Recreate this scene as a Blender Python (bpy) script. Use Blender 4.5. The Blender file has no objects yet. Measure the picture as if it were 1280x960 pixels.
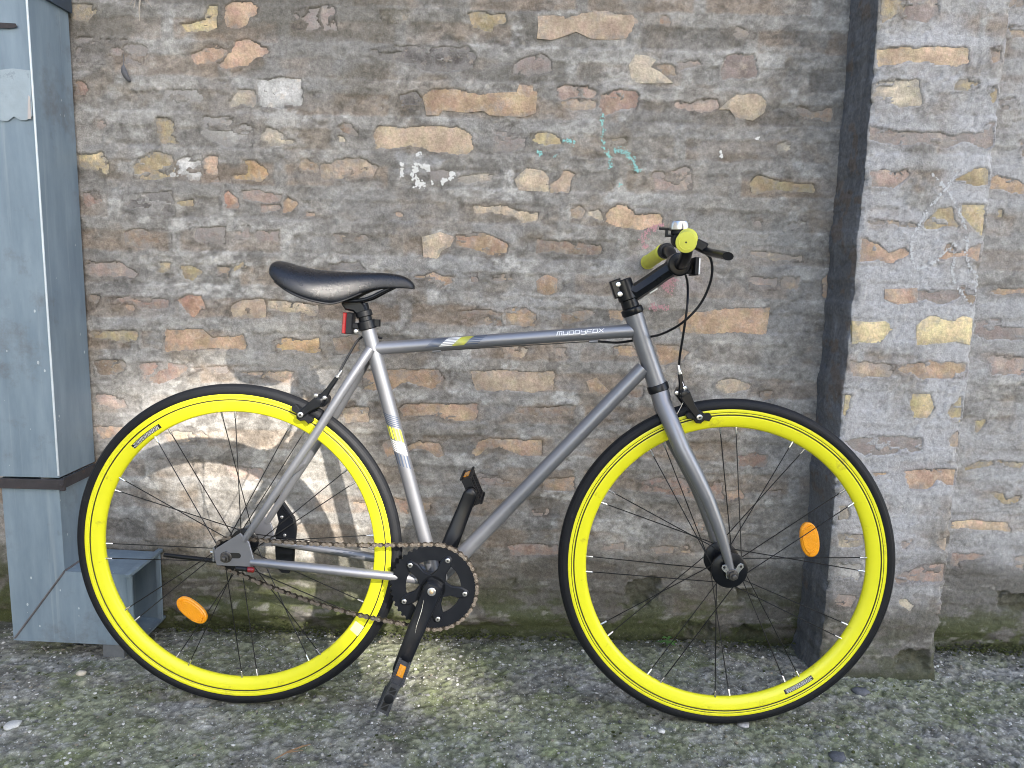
import bpy, bmesh, math, random
import numpy as np
from mathutils import Vector, Matrix
from mathutils.geometry import delaunay_2d_cdt

random.seed(7)
rng = np.random.default_rng(7)
SC = bpy.context.scene
COL = SC.collection
rad = math.radians

# ------------------------------------------------------------------ camera
cam_data = bpy.data.cameras.new("camera")
cam_data.sensor_width = 36.0
cam_data.lens = 27.03
cam_data.clip_start = 0.05
cam_data.clip_end = 500.0
cam = bpy.data.objects.new("camera", cam_data)
COL.objects.link(cam)
R_ = Vector((0.99964181, 0.01029169, 0.02470474))
U_ = Vector((-0.02598096, 0.15170435, 0.9880844))
F_ = Vector((-0.00642124, 0.98837233, -0.1519174))
M = Matrix((R_, U_, -F_)).transposed().to_4x4()
M.translation = Vector((0.0, -1.823, 0.9252))
cam.matrix_world = M
SC.camera = cam

# ------------------------------------------------------------------ sky, sun, exposure
SUN_EL, SUN_AZ = rad(28.0), rad(33.0)          # azimuth to the right of the wall's outward normal
world = bpy.data.worlds.new("World")
SC.world = world
world.use_nodes = True
wn, wl = world.node_tree.nodes, world.node_tree.links
sky = wn.new("ShaderNodeTexSky")
sky.sky_type = 'NISHITA'
sky.sun_disc = False
sky.sun_elevation = SUN_EL
sky.sun_rotation = math.pi - SUN_AZ
sky.air_density = 1.0
sky.dust_density = 1.6
sky.ozone_density = 1.0
wl.new(sky.outputs[0], wn["Background"].inputs[0])
wn["Background"].inputs[1].default_value = 0.15

sun_data = bpy.data.lights.new("sun", 'SUN')
sun_data.energy = 2.7
sun_data.angle = rad(0.7)
sun_data.color = (1.0, 0.93, 0.84)
sun = bpy.data.objects.new("sun", sun_data)
COL.objects.link(sun)
TO_SUN = Vector((math.sin(SUN_AZ) * math.cos(SUN_EL), -math.cos(SUN_AZ) * math.cos(SUN_EL), math.sin(SUN_EL)))
sun.rotation_euler = TO_SUN.to_track_quat('Z', 'Y').to_euler()

SC.view_settings.view_transform = 'Standard'
SC.view_settings.look = 'None'
SC.view_settings.gamma = 1.0
SC.view_settings.exposure = 1.84
SC.cycles.filter_width = 1.0
SC.cycles.use_denoising = True

# ------------------------------------------------------------------ helpers
def tag(o, label=None, cat=None, group=None, kind=None):
    if label: o["label"] = label
    if cat: o["category"] = cat
    if group: o["group"] = group
    if kind: o["kind"] = kind
    return o

def empty(name, parent=None, loc=(0, 0, 0)):
    o = bpy.data.objects.new(name, None)
    COL.objects.link(o)
    o.empty_display_size = 0.05
    o.location = loc
    if parent: o.parent = parent
    return o

class MB:
    """Collects vertices and faces of ONE part."""
    def __init__(s):
        s.v, s.f, s.m = [], [], []
    def add(s, v, f, mi=0):
        b = len(s.v)
        s.v += [tuple(p) for p in v]
        s.f += [tuple(i + b for i in q) for q in f]
        s.m += [mi] * len(f)
        return s
    def tube(s, path, r, n=16, cap=True, mi=0, flat=None):
        P = [Vector(p) for p in path]
        k = len(P)
        if not hasattr(r, '__len__'): r = [r] * k
        T = []
        for i in range(k):
            d = P[min(i + 1, k - 1)] - P[max(i - 1, 0)]
            T.append(d.normalized())
        a = Vector((0, 0, 1)) if abs(T[0].z) < .9 else Vector((1, 0, 0))
        nx = (a - T[0] * a.dot(T[0])).normalized()
        v, f = [], []
        for i in range(k):
            nx = (nx - T[i] * nx.dot(T[i])).normalized()
            ny = T[i].cross(nx)
            for j in range(n):
                t = 2 * math.pi * j / n
                fx = flat[0] if flat else 1
                fy = flat[1] if flat else 1
                v.append(P[i] + (nx * math.cos(t) * fx + ny * math.sin(t) * fy) * r[i])
        for i in range(k - 1):
            for j in range(n):
                j2 = (j + 1) % n
                f.append((i * n + j, i * n + j2, (i + 1) * n + j2, (i + 1) * n + j))
        if cap:
            f.append(tuple(range(n - 1, -1, -1)))
            f.append(tuple(range((k - 1) * n, k * n)))
        return s.add(v, f, mi)
    def cyl(s, p0, p1, r, n=24, bev=0.0012, mi=0):
        p0, p1 = Vector(p0), Vector(p1)
        d = (p1 - p0)
        L = d.length
        d = d / L
        b = min(bev, L * .3, r * .4)
        return s.tube([p0, p0 + d * b * .02 + d * 1e-5, p0 + d * b, p1 - d * b, p1 - d * b * .02 - d * 1e-5, p1],
                      [r - b, r - b * .9, r, r, r - b * .9, r - b], n, True, mi)
    def lathe(s, prof, n=96, mis=None, closed=True):
        """revolve (radius, y) profile about local Y"""
        v, f, m = [], [], []
        k = len(prof)
        for j in range(n):
            t = 2 * math.pi * j / n
            c, q = math.cos(t), math.sin(t)
            for (r, y) in prof:
                v.append((r * c, y, r * q))
        b = len(s.v)
        s.v += v
        for j in range(n):
            j2 = (j + 1) % n
            for i in range(k if closed else k - 1):
                i2 = (i + 1) % k
                s.f.append((b + j * k + i, b + j * k + i2, b + j2 * k + i2, b + j2 * k + i))
                s.m.append(mis[i] if mis else 0)
        return s
    def prism(s, poly, y0, y1, mi=0, bev=0.0):
        """extrude an (x, z) polygon along y; bev rounds the rims"""
        A = sum(poly[i][0] * poly[(i + 1) % len(poly)][1] - poly[(i + 1) % len(poly)][0] * poly[i][1] for i in range(len(poly)))
        if A < 0: poly = poly[::-1]
        n = len(poly)
        cx = sum(p[0] for p in poly) / n
        cz = sum(p[1] for p in poly) / n
        def ring(y, ins):
            o = []
            for i in range(n):
                p0, p, p1 = (Vector(poly[i - 1]), Vector(poly[i]), Vector(poly[(i + 1) % n]))
                e0, e1 = (p - p0), (p1 - p)
                e0 = e0.normalized() if e0.length > 0 else e0
                e1 = e1.normalized() if e1.length > 0 else e1
                nn = Vector((-(e0.y + e1.y), e0.x + e1.x))
                nn = nn.normalized() if nn.length > 1e-6 else Vector((-e0.y, e0.x))
                q = p + nn * ins
                o.append((q.x, y, q.y))
            return o
        if bev > 0:
            R = [ring(y0, bev), ring(y0 + bev, 0), ring(y1 - bev, 0), ring(y1, bev)]
        else:
            R = [ring(y0, 0), ring(y1, 0)]
        v = [p for q in R for p in q]
        f = []
        for k in range(len(R) - 1):
            for i in range(n):
                i2 = (i + 1) % n
                f.append((k * n + i, k * n + i2, (k + 1) * n + i2, (k + 1) * n + i))
        f.append(tuple(range(n - 1, -1, -1)))
        f.append(tuple(range((len(R) - 1) * n, len(R) * n)))
        return s.add(v, f, mi)
    def box(s, c, d, mi=0, rot=None, bev=0.0):
        hx, hy, hz = d[0] / 2, d[1] / 2, d[2] / 2
        b = len(s.v)
        s.prism([(-hx, -hz), (hx, -hz), (hx, hz), (-hx, hz)], -hy, hy, mi, bev)
        for i in range(b, len(s.v)):
            p = Vector(s.v[i])
            if rot is not None: p = rot @ p
            s.v[i] = tuple(p + Vector(c))
        return s
    def build(s, name, mats, parent=None, smooth=True, angle=38, loc=None):
        me = bpy.data.meshes.new(name)
        me.from_pydata(s.v, [], s.f)
        mats = mats if isinstance(mats, (list, tuple)) else [mats]
        for m in mats: me.materials.append(m)
        if len(mats) > 1: me.polygons.foreach_set('material_index', s.m)
        bm = bmesh.new(); bm.from_mesh(me)
        bmesh.ops.recalc_face_normals(bm, faces=bm.faces)
        bm.to_mesh(me); bm.free()
        if smooth:
            me.polygons.foreach_set('use_smooth', [True] * len(me.polygons))
            me.set_sharp_from_angle(angle=rad(angle))
        o = bpy.data.objects.new(name, me)
        COL.objects.link(o)
        if parent: o.parent = parent
        if loc: o.location = loc
        return o

# ------------------------------------------------------------------ materials
def nmat(name):
    m = bpy.data.materials.new(name)
    m.use_nodes = True
    return m, m.node_tree.nodes, m.node_tree.links, m.node_tree.nodes["Principled BSDF"]

def simple(name, col, rough=.5, metal=0.0, bump=0.0, scale=300, var=0.12, coat=0.0, dirt=None, dscale=30, dthr=.62, spec=.5):
    m, n, l, p = nmat(name)
    p.inputs['Specular IOR Level'].default_value = spec
    tc = n.new("ShaderNodeTexCoord")
    nz = n.new("ShaderNodeTexNoise"); nz.inputs["Scale"].default_value = 45; nz.inputs["Detail"].default_value = 5
    l.new(tc.outputs["Object"], nz.inputs["Vector"])
    mx = n.new("ShaderNodeMix"); mx.data_type = 'RGBA'
    mx.inputs["A"].default_value = (*[c * (1 - var) for c in col], 1)
    mx.inputs["B"].default_value = (*[min(1, c * (1 + var)) for c in col], 1)
    l.new(nz.outputs["Fac"], mx.inputs["Factor"])
    out = mx.outputs["Result"]
    if dirt:
        n2 = n.new("ShaderNodeTexNoise"); n2.inputs["Scale"].default_value = dscale; n2.inputs["Detail"].default_value = 7; n2.inputs["Roughness"].default_value = .7
        l.new(tc.outputs["Object"], n2.inputs["Vector"])
        r = n.new("ShaderNodeMapRange"); r.inputs["From Min"].default_value = dthr; r.inputs["From Max"].default_value = dthr + .12
        l.new(n2.outputs["Fac"], r.inputs["Value"])
        m2 = n.new("ShaderNodeMix"); m2.data_type = 'RGBA'
        l.new(r.outputs["Result"], m2.inputs["Factor"]); l.new(out, m2.inputs["A"]); m2.inputs["B"].default_value = (*dirt, 1)
        out = m2.outputs["Result"]
    l.new(out, p.inputs["Base Color"])
    rr = n.new("ShaderNodeMapRange"); rr.inputs["To Min"].default_value = max(.05, rough - .08); rr.inputs["To Max"].default_value = min(1, rough + .1)
    l.new(nz.outputs["Fac"], rr.inputs["Value"]); l.new(rr.outputs["Result"], p.inputs["Roughness"])
    p.inputs["Metallic"].default_value = metal
    p.inputs["Coat Weight"].default_value = coat
    if bump > 0:
        nb = n.new("ShaderNodeTexNoise"); nb.inputs["Scale"].default_value = scale; nb.inputs["Detail"].default_value = 3
        l.new(tc.outputs["Object"], nb.inputs["Vector"])
        b = n.new("ShaderNodeBump"); b.inputs["Strength"].default_value = bump; b.inputs["Distance"].default_value = .002
        l.new(nb.outputs["Fac"], b.inputs["Height"]); l.new(b.outputs["Normal"], p.inputs["Normal"])
    return m

FRAME = simple("grey_frame_paint", (.235, .240, .262), .38, .62, .05, 500, .05, dirt=(.16, .16, .165), dscale=60, dthr=.68)
YEL = simple("yellow_rim_paint", (.80, .775, .016), .36, 0, .02, 200, .04, coat=.15, dirt=(.52, .47, .03), dscale=26, dthr=.60)
GROOVE = simple("rim_groove_dirt", (.05, .045, .01), .7)
RUBBER = simple("tyre_rubber", (.0085, .0095, .012), .55, 0, .25, 700, .3, dirt=(.028, .029, .030), dscale=40, dthr=.64, spec=.28)
BLACK = simple("black_anodised", (.0045, .0055, .008), .30, 0, .03, 400, .2, spec=.34)
PLAST = simple("black_plastic", (.007, .008, .0105), .45, 0, .15, 500, .25, spec=.32)
GREYPL = simple("scuffed_plastic", (.055, .058, .064), .5, 0, .3, 300, .5, dirt=(.085, .087, .09), dscale=70, dthr=.55)
LEATH = simple("black_leatherette", (.006, .0072, .011), .27, 0, .25, 900, .2)
SILV = simple("bright_steel", (.62, .62, .62), .25, .95, .03, 300, .1)
GRIME = simple("grimy_steel", (.10, .095, .09), .45, .8, .3, 500, .4)
SPOKE = simple("dark_spoke_steel", (.03, .03, .032), .35, .7)
CHAIND = simple("dark_chain_grease", (.03, .024, .018), .5, .4, .2, 900, .4)
CHAINM = simple("worn_chain_steel", (.19, .165, .14), .45, .7, .2, 900, .4, dirt=(.09, .055, .03), dscale=120, dthr=.55)
AMBER = simple("amber_reflector_plastic", (.86, .33, .006), .22, 0, .5, 420, .12, coat=.5)
REDP = simple("red_lens_plastic", (.20, .008, .012), .25, 0, .3, 400, .2, coat=.4)
LIME = simple("lime_grip_rubber", (.66, .66, .085), .55, 0, .1, 400, .1, dirt=(.35, .34, .06), dscale=60, dthr=.64)
WHITE = simple("white_print", (.78, .78, .76), .5, 0, 0, 1, .03)
DECY = simple("yellow_print", (.62, .62, .05), .5, 0, 0, 1, .03)
DECB = simple("slate_print", (.06, .085, .14), .5, 0, 0, 1, .03)
DECK = simple("black_print", (.01, .01, .01), .5, 0, 0, 1, .03)
CREAMS = simple("pale_sticker", (.72, .74, .42), .6, 0, 0, 1, .1)
RUST = simple("rusty_strap", (.05, .046, .05), .75, .25, .4, 200, .4, dirt=(.11, .065, .05), dscale=30, dthr=.58)
LEAF = simple("weed_leaf", (.07, .16, .035), .6, 0, .2, 300, .3)
TWIG = simple("dry_twig", (.25, .15, .08), .8, 0, .3, 300, .3)
CHALKT = simple("turquoise_chalk", (.30, .60, .58), .95, 0, 0, 1, .15)
CHALKW = simple("white_chalk", (.56, .57, .58), .95, 0, 0, 1, .1)
CHALKP = simple("pink_chalk", (.52, .29, .32), .95, 0, 0, 1, .15)
PAINTW = simple("white_paint", (.72, .72, .70), .7, 0, .1, 200, .05)

def duct_mat():
    m, n, l, p = nmat("galvanised_duct_paint")
    tc = n.new("ShaderNodeTexCoord")
    mp = n.new("ShaderNodeMapping"); mp.inputs["Scale"].default_value = (9, 9, 1.6)
    l.new(tc.outputs["Object"], mp.inputs["Vector"])
    a = n.new("ShaderNodeTexNoise"); a.inputs["Scale"].default_value = 3; a.inputs["Detail"].default_value = 8; a.inputs["Roughness"].default_value = .65
    l.new(mp.outputs["Vector"], a.inputs["Vector"])
    cr = n.new("ShaderNodeValToRGB")
    e = cr.color_ramp.elements
    e[0].position = .3; e[0].color = (.165, .225, .285, 1)
    e[1].position = .72; e[1].color = (.26, .335, .40, 1)
    l.new(a.outputs["Fac"], cr.inputs["Fac"])
    # vertical runs
    mp2 = n.new("ShaderNodeMapping"); mp2.inputs["Scale"].default_value = (60, 60, 1.1)
    l.new(tc.outputs["Object"], mp2.inputs["Vector"])
    b = n.new("ShaderNodeTexNoise"); b.inputs["Scale"].default_value = 1.3; b.inputs["Detail"].default_value = 3
    l.new(mp2.outputs["Vector"], b.inputs["Vector"])
    r = n.new("ShaderNodeMapRange"); r.inputs["From Min"].default_value = .60; r.inputs["From Max"].default_value = .72; r.inputs["To Max"].default_value = .45
    l.new(b.outputs["Fac"], r.inputs["Value"])
    m1 = n.new("ShaderNodeMix"); m1.data_type = 'RGBA'
    l.new(r.outputs["Result"], m1.inputs["Factor"]); l.new(cr.outputs["Color"], m1.inputs["A"]); m1.inputs["B"].default_value = (.36, .42, .46, 1)
    # paint flecks
    v = n.new("ShaderNodeTexVoronoi"); v.inputs["Scale"].default_value = 75
    mp3 = n.new("ShaderNodeMapping"); mp3.inputs["Scale"].default_value = (1, 1, .6)
    l.new(tc.outputs["Object"], mp3.inputs["Vector"])
    l.new(mp3.outputs["Vector"], v.inputs["Vector"])
    s1 = n.new("ShaderNodeSeparateColor"); l.new(v.outputs["Color"], s1.inputs["Color"])
    t1 = n.new("ShaderNodeMath"); t1.operation = 'MULTIPLY'; t1.inputs[1].default_value = .34
    p3 = n.new("ShaderNodeMath"); p3.operation = 'POWER'; p3.inputs[1].default_value = 9.0
    l.new(s1.outputs["Red"], p3.inputs[0]); l.new(p3.outputs[0], t1.inputs[0])
    lt = n.new("ShaderNodeMath"); lt.operation = 'LESS_THAN'
    l.new(v.outputs["Distance"], lt.inputs[0])
    sc = n.new("ShaderNodeMath"); sc.operation = 'MULTIPLY'; sc.inputs[1].default_value = .6
    l.new(t1.outputs[0], sc.inputs[0]); l.new(sc.outputs[0], lt.inputs[1])
    m2 = n.new("ShaderNodeMix"); m2.data_type = 'RGBA'
    l.new(lt.outputs[0], m2.inputs["Factor"]); l.new(m1.outputs["Result"], m2.inputs["A"]); m2.inputs["B"].default_value = (.5, .56, .6, 1)
    # rust and grime patches
    c = n.new("ShaderNodeTexNoise"); c.inputs["Scale"].default_value = 7; c.inputs["Detail"].default_value = 9; c.inputs["Roughness"].default_value = .72
    l.new(tc.outputs["Object"], c.inputs["Vector"])
    r2 = n.new("ShaderNodeMapRange"); r2.inputs["From Min"].default_value = .54; r2.inputs["From Max"].default_value = .72; r2.inputs["To Max"].default_value = .7
    l.new(c.outputs["Fac"], r2.inputs["Value"])
    m3 = n.new("ShaderNodeMix"); m3.data_type = 'RGBA'
    l.new(r2.outputs["Result"], m3.inputs["Factor"]); l.new(m2.outputs["Result"], m3.inputs["A"]); m3.inputs["B"].default_value = (.13, .125, .125, 1)
    l.new(m3.outputs["Result"], p.inputs["Base Color"])
    p.inputs["Metallic"].default_value = .25
    rr = n.new("ShaderNodeMapRange"); rr.inputs["To Min"].default_value = .38; rr.inputs["To Max"].default_value = .62
    l.new(a.outputs["Fac"], rr.inputs["Value"]); l.new(rr.outputs["Result"], p.inputs["Roughness"])
    bp = n.new("ShaderNodeBump"); bp.inputs["Strength"].default_value = .25; bp.inputs["Distance"].default_value = .002
    l.new(c.outputs["Fac"], bp.inputs["Height"]); l.new(bp.outputs["Normal"], p.inputs["Normal"])
    return m
DUCT = duct_mat()
GRIME2 = simple('grimy_zinc', (.12, .13, .14), .7, .1, .3, 200, .35)
DUCTB = simple("bare_zinc_edge", (.62, .68, .72), .45, .2, .1, 300, .2)
DUCTP = simple("pale_paint_patch", (.33, .40, .45), .6, .1, .2, 150, .15, dirt=(.22, .26, .3), dscale=40, dthr=.58)

def stone_mat(name, s1=70, s2=420, bump=.55, contrast=.30, fleck=None, dist=.004, pits=False):
    """surface whose colour comes from the 'tint' attribute, with grain and fine relief on top"""
    m, n, l, p = nmat(name)
    at = n.new("ShaderNodeAttribute"); at.attribute_name = "tint"
    tc = n.new("ShaderNodeTexCoord")
    a = n.new("ShaderNodeTexNoise"); a.inputs["Scale"].default_value = s1; a.inputs["Detail"].default_value = 9; a.inputs["Roughness"].default_value = .68
    b = n.new("ShaderNodeTexNoise"); b.inputs["Scale"].default_value = s2; b.inputs["Detail"].default_value = 4; b.inputs["Roughness"].default_value = .7
    l.new(tc.outputs["Object"], a.inputs["Vector"]); l.new(tc.outputs["Object"], b.inputs["Vector"])
    r = n.new("ShaderNodeMapRange"); r.inputs["From Min"].default_value = .25; r.inputs["From Max"].default_value = .75
    r.inputs["To Min"].default_value = 1 - contrast * 1.25; r.inputs["To Max"].default_value = 1 + contrast
    l.new(a.outputs["Fac"], r.inputs["Value"])
    r2 = n.new("ShaderNodeMapRange"); r2.inputs["From Min"].default_value = .3; r2.inputs["From Max"].default_value = .7
    r2.inputs["To Min"].default_value = 1 - contrast * .8; r2.inputs["To Max"].default_value = 1 + contrast * .7
    l.new(b.outputs["Fac"], r2.inputs["Value"])
    mu = n.new("ShaderNodeMath"); mu.operation = 'MULTIPLY'
    l.new(r.outputs["Result"], mu.inputs[0]); l.new(r2.outputs["Result"], mu.inputs[1])
    vm = n.new("ShaderNodeVectorMath"); vm.operation = 'SCALE'
    l.new(at.outputs["Color"], vm.inputs[0]); l.new(mu.outputs[0], vm.inputs["Scale"])
    out = vm.outputs["Vector"]
    if fleck:
        v = n.new("ShaderNodeTexVoronoi"); v.inputs["Scale"].default_value = fleck[0]
        l.new(tc.outputs["Object"], v.inputs["Vector"])
        sx = n.new("ShaderNodeSeparateColor"); l.new(v.outputs["Color"], sx.inputs["Color"])
        g = n.new("ShaderNodeMath"); g.operation = 'GREATER_THAN'; g.inputs[1].default_value = fleck[1]
        l.new(sx.outputs["Red"], g.inputs[0])
        ds = n.new("ShaderNodeMath"); ds.operation = 'LESS_THAN'; ds.inputs[1].default_value = .38
        l.new(v.outputs["Distance"], ds.inputs[0])
        g2 = n.new("ShaderNodeMath"); g2.operation = 'MULTIPLY'
        l.new(g.outputs[0], g2.inputs[0]); l.new(ds.outputs[0], g2.inputs[1])
        ml = n.new("ShaderNodeMath"); ml.operation = 'MULTIPLY'; l.new(g2.outputs[0], ml.inputs[0]); l.new(sx.outputs["Green"], ml.inputs[1])
        mx = n.new("ShaderNodeMix"); mx.data_type = 'RGBA'
        l.new(ml.outputs[0], mx.inputs["Factor"]); l.new(out, mx.inputs["A"]); mx.inputs["B"].default_value = (*fleck[2], 1)
        out = mx.outputs["Result"]
    if pits:
        pn = n.new("ShaderNodeTexNoise"); pn.inputs["Scale"].default_value = 210; pn.inputs["Detail"].default_value = 5; pn.inputs["Roughness"].default_value = .7
        l.new(tc.outputs["Object"], pn.inputs["Vector"])
        for lo, hi, kk, cc in ((.60, .68, .55, (.09, .085, .08)), (.39, .31, .22, (.55, .54, .525))):
            q = n.new("ShaderNodeMapRange"); q.inputs["From Min"].default_value = lo; q.inputs["From Max"].default_value = hi; q.inputs["To Max"].default_value = kk
            l.new(pn.outputs["Fac"], q.inputs["Value"])
            mx = n.new("ShaderNodeMix"); mx.data_type = 'RGBA'
            l.new(q.outputs["Result"], mx.inputs["Factor"]); l.new(out, mx.inputs["A"]); mx.inputs["B"].default_value = (*cc, 1)
            out = mx.outputs["Result"]
    l.new(out, p.inputs["Base Color"])
    p.inputs["Roughness"].default_value = .92
    p.inputs["Specular IOR Level"].default_value = .25
    ad = n.new("ShaderNodeMath"); ad.operation = 'MULTIPLY_ADD'; ad.inputs[1].default_value = .45
    l.new(b.outputs["Fac"], ad.inputs[0]); l.new(a.outputs["Fac"], ad.inputs[2])
    bp = n.new("ShaderNodeBump"); bp.inputs["Strength"].default_value = bump; bp.inputs["Distance"].default_value = dist
    l.new(ad.outputs[0], bp.inputs["Height"]); l.new(bp.outputs["Normal"], p.inputs["Normal"])
    return m
MORTAR = stone_mat("smeared_mortar", 110, 420, .65, .30, None, .004, True)
GROUND = stone_mat("mossy_concrete", 90, 380, .8, .42, (230, .84, (.58, .58, .56)), .004, True)
PEB = stone_mat("pebble_stone", 90, 400, .4, .2)

def brick_mat():
    m, n, l, p = nmat("old_brick")
    oi = n.new("ShaderNodeObjectInfo")
    tc = n.new("ShaderNodeTexCoord")
    ge = n.new("ShaderNodeNewGeometry")
    def noise(sc, det=6, ro=.65):
        a = n.new("ShaderNodeTexNoise"); a.inputs["Scale"].default_value = sc; a.inputs["Detail"].default_value = det; a.inputs["Roughness"].default_value = ro
        l.new(ge.outputs["Position"], a.inputs["Vector"]); return a
    a, b, c, d = noise(28), noise(150), noise(520, 3), noise(40, 8, .72)
    hs = n.new("ShaderNodeHueSaturation")
    rr = n.new("ShaderNodeMapRange"); rr.inputs["From Min"].default_value = .3; rr.inputs["From Max"].default_value = .7; rr.inputs["To Min"].default_value = .478; rr.inputs["To Max"].default_value = .522
    l.new(a.outputs["Fac"], rr.inputs["Value"]); l.new(rr.outputs["Result"], hs.inputs["Hue"])
    rv = n.new("ShaderNodeMapRange"); rv.inputs["From Min"].default_value = .28; rv.inputs["From Max"].default_value = .72; rv.inputs["To Min"].default_value = .76; rv.inputs["To Max"].default_value = 1.17
    l.new(b.outputs["Fac"], rv.inputs["Value"]); l.new(rv.outputs["Result"], hs.inputs["Value"])
    lo = noise(17, 4)
    lr = n.new("ShaderNodeMapRange"); lr.inputs["From Min"].default_value = .36; lr.inputs["From Max"].default_value = .64; lr.inputs["To Min"].default_value = .72; lr.inputs["To Max"].default_value = 1.22
    l.new(lo.outputs["Fac"], lr.inputs["Value"])
    lv = n.new("ShaderNodeVectorMath"); lv.operation = 'SCALE'
    l.new(oi.outputs["Color"], lv.inputs[0]); l.new(lr.outputs["Result"], lv.inputs["Scale"])
    pk = noise(36, 5, .7)
    pr2 = n.new("ShaderNodeMapRange"); pr2.inputs["From Min"].default_value = .55; pr2.inputs["From Max"].default_value = .63; pr2.inputs["To Max"].default_value = .42
    l.new(pk.outputs["Fac"], pr2.inputs["Value"])
    pm = n.new("ShaderNodeMix"); pm.data_type = 'RGBA'
    l.new(pr2.outputs["Result"], pm.inputs["Factor"]); l.new(lv.outputs["Vector"], pm.inputs["A"]); pm.inputs["B"].default_value = (.60, .50, .40, 1)
    l.new(pm.outputs["Result"], hs.inputs["Color"])
    # mortar dust, more of it where the brick is marked as washed over (alpha)
    th = n.new("ShaderNodeMapRange"); th.inputs["To Min"].default_value = .70; th.inputs["To Max"].default_value = .42
    l.new(oi.outputs["Alpha"], th.inputs["Value"])
    ea = n.new("ShaderNodeAttribute"); ea.attribute_name = "edge"
    em = n.new("ShaderNodeMath"); em.operation = 'MULTIPLY_ADD'; em.inputs[1].default_value = .16; em.inputs[2].default_value = -.16
    l.new(ea.outputs["Fac"], em.inputs[0])
    e2 = n.new("ShaderNodeMath"); e2.operation = 'ADD'; l.new(th.outputs["Result"], e2.inputs[0]); l.new(em.outputs[0], e2.inputs[1])
    sb = n.new("ShaderNodeMath"); sb.operation = 'SUBTRACT'; l.new(d.outputs["Fac"], sb.inputs[0]); l.new(e2.outputs[0], sb.inputs[1])
    mr = n.new("ShaderNodeMapRange"); mr.inputs["From Min"].default_value = -.08; mr.inputs["From Max"].default_value = .10; mr.inputs["To Max"].default_value = .72
    l.new(sb.outputs[0], mr.inputs["Value"])
    mx = n.new("ShaderNodeMix"); mx.data_type = 'RGBA'
    l.new(mr.outputs["Result"], mx.inputs["Factor"]); l.new(hs.outputs["Color"], mx.inputs["A"]); mx.inputs["B"].default_value = (.29, .278, .265, 1)
    # dark pits
    pr = n.new("ShaderNodeMapRange"); pr.inputs["From Min"].default_value = .60; pr.inputs["From Max"].default_value = .72; pr.inputs["To Max"].default_value = .55
    l.new(c.outputs["Fac"], pr.inputs["Value"])
    m2 = n.new("ShaderNodeMix"); m2.data_type = 'RGBA'
    l.new(pr.outputs["Result"], m2.inputs["Factor"]); l.new(mx.outputs["Result"], m2.inputs["A"]); m2.inputs["B"].default_value = (.10, .075, .055, 1)
    l.new(m2.outputs["Result"], p.inputs["Base Color"])
    p.inputs["Roughness"].default_value = .93
    p.inputs["Specular IOR Level"].default_value = .2
    ad = n.new("ShaderNodeMath"); ad.operation = 'MULTIPLY_ADD'; ad.inputs[1].default_value = .35
    l.new(c.outputs["Fac"], ad.inputs[0]); l.new(b.outputs["Fac"], ad.inputs[2])
    bp = n.new("ShaderNodeBump"); bp.inputs["Strength"].default_value = .6; bp.inputs["Distance"].default_value = .004
    l.new(ad.outputs[0], bp.inputs["Height"]); l.new(bp.outputs["Normal"], p.inputs["Normal"])
    return m
BRICK = brick_mat()

# ------------------------------------------------------------------ noise on arrays
_lat = {}
def vnoise(x, z, sx, sz, seed):
    if seed not in _lat: _lat[seed] = np.random.default_rng(seed).random((257, 257))
    L = _lat[seed]
    u, v = x / sx + 1000.37, z / sz + 1000.71
    i, j = np.floor(u).astype(int), np.floor(v).astype(int)
    a, b = u - i, v - j
    a = a * a * (3 - 2 * a); b = b * b * (3 - 2 * b)
    i0, j0 = i % 256, j % 256
    i1, j1 = (i0 + 1) % 256, (j0 + 1) % 256
    return (L[i0, j0] * (1 - a) + L[i1, j0] * a) * (1 - b) + (L[i0, j1] * (1 - a) + L[i1, j1] * a) * b
def fbm(x, z, sx, sz, seed, o=4, g=.5):
    t, w, s = 0, 1.0, 0
    for k in range(o):
        t = t + w * vnoise(x + .137 * k * sx, z + .071 * k * sz, sx / 2 ** k, sz / 2 ** k, seed + k)
        s += w; w *= g
    return t / s
def sstep(a, b, x):
    t = np.clip((x - a) / (b - a), 0, 1)
    return t * t * (3 - 2 * t)
def lerp3(c, d, t):
    return c + (np.array(d) - c) * t[..., None]

def sdist(poly, X, Z):
    """signed distance to a polygon (positive inside)"""
    best = np.full(X.shape, 1e9); ins = np.zeros(X.shape, bool)
    n = len(poly)
    for i in range(n):
        ax, az = poly[i]; bx, bz = poly[(i + 1) % n]
        ex, ez = bx - ax, bz - az
        t = np.clip(((X - ax) * ex + (Z - az) * ez) / (ex * ex + ez * ez + 1e-12), 0, 1)
        best = np.minimum(best, np.hypot(X - ax - t * ex, Z - az - t * ez))
        c = ((az > Z) != (bz > Z)) & (X < ex * (Z - az) / (ez if abs(ez) > 1e-9 else 1e-9) + ax)
        ins ^= c
    return np.where(ins, best, -best)

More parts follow.
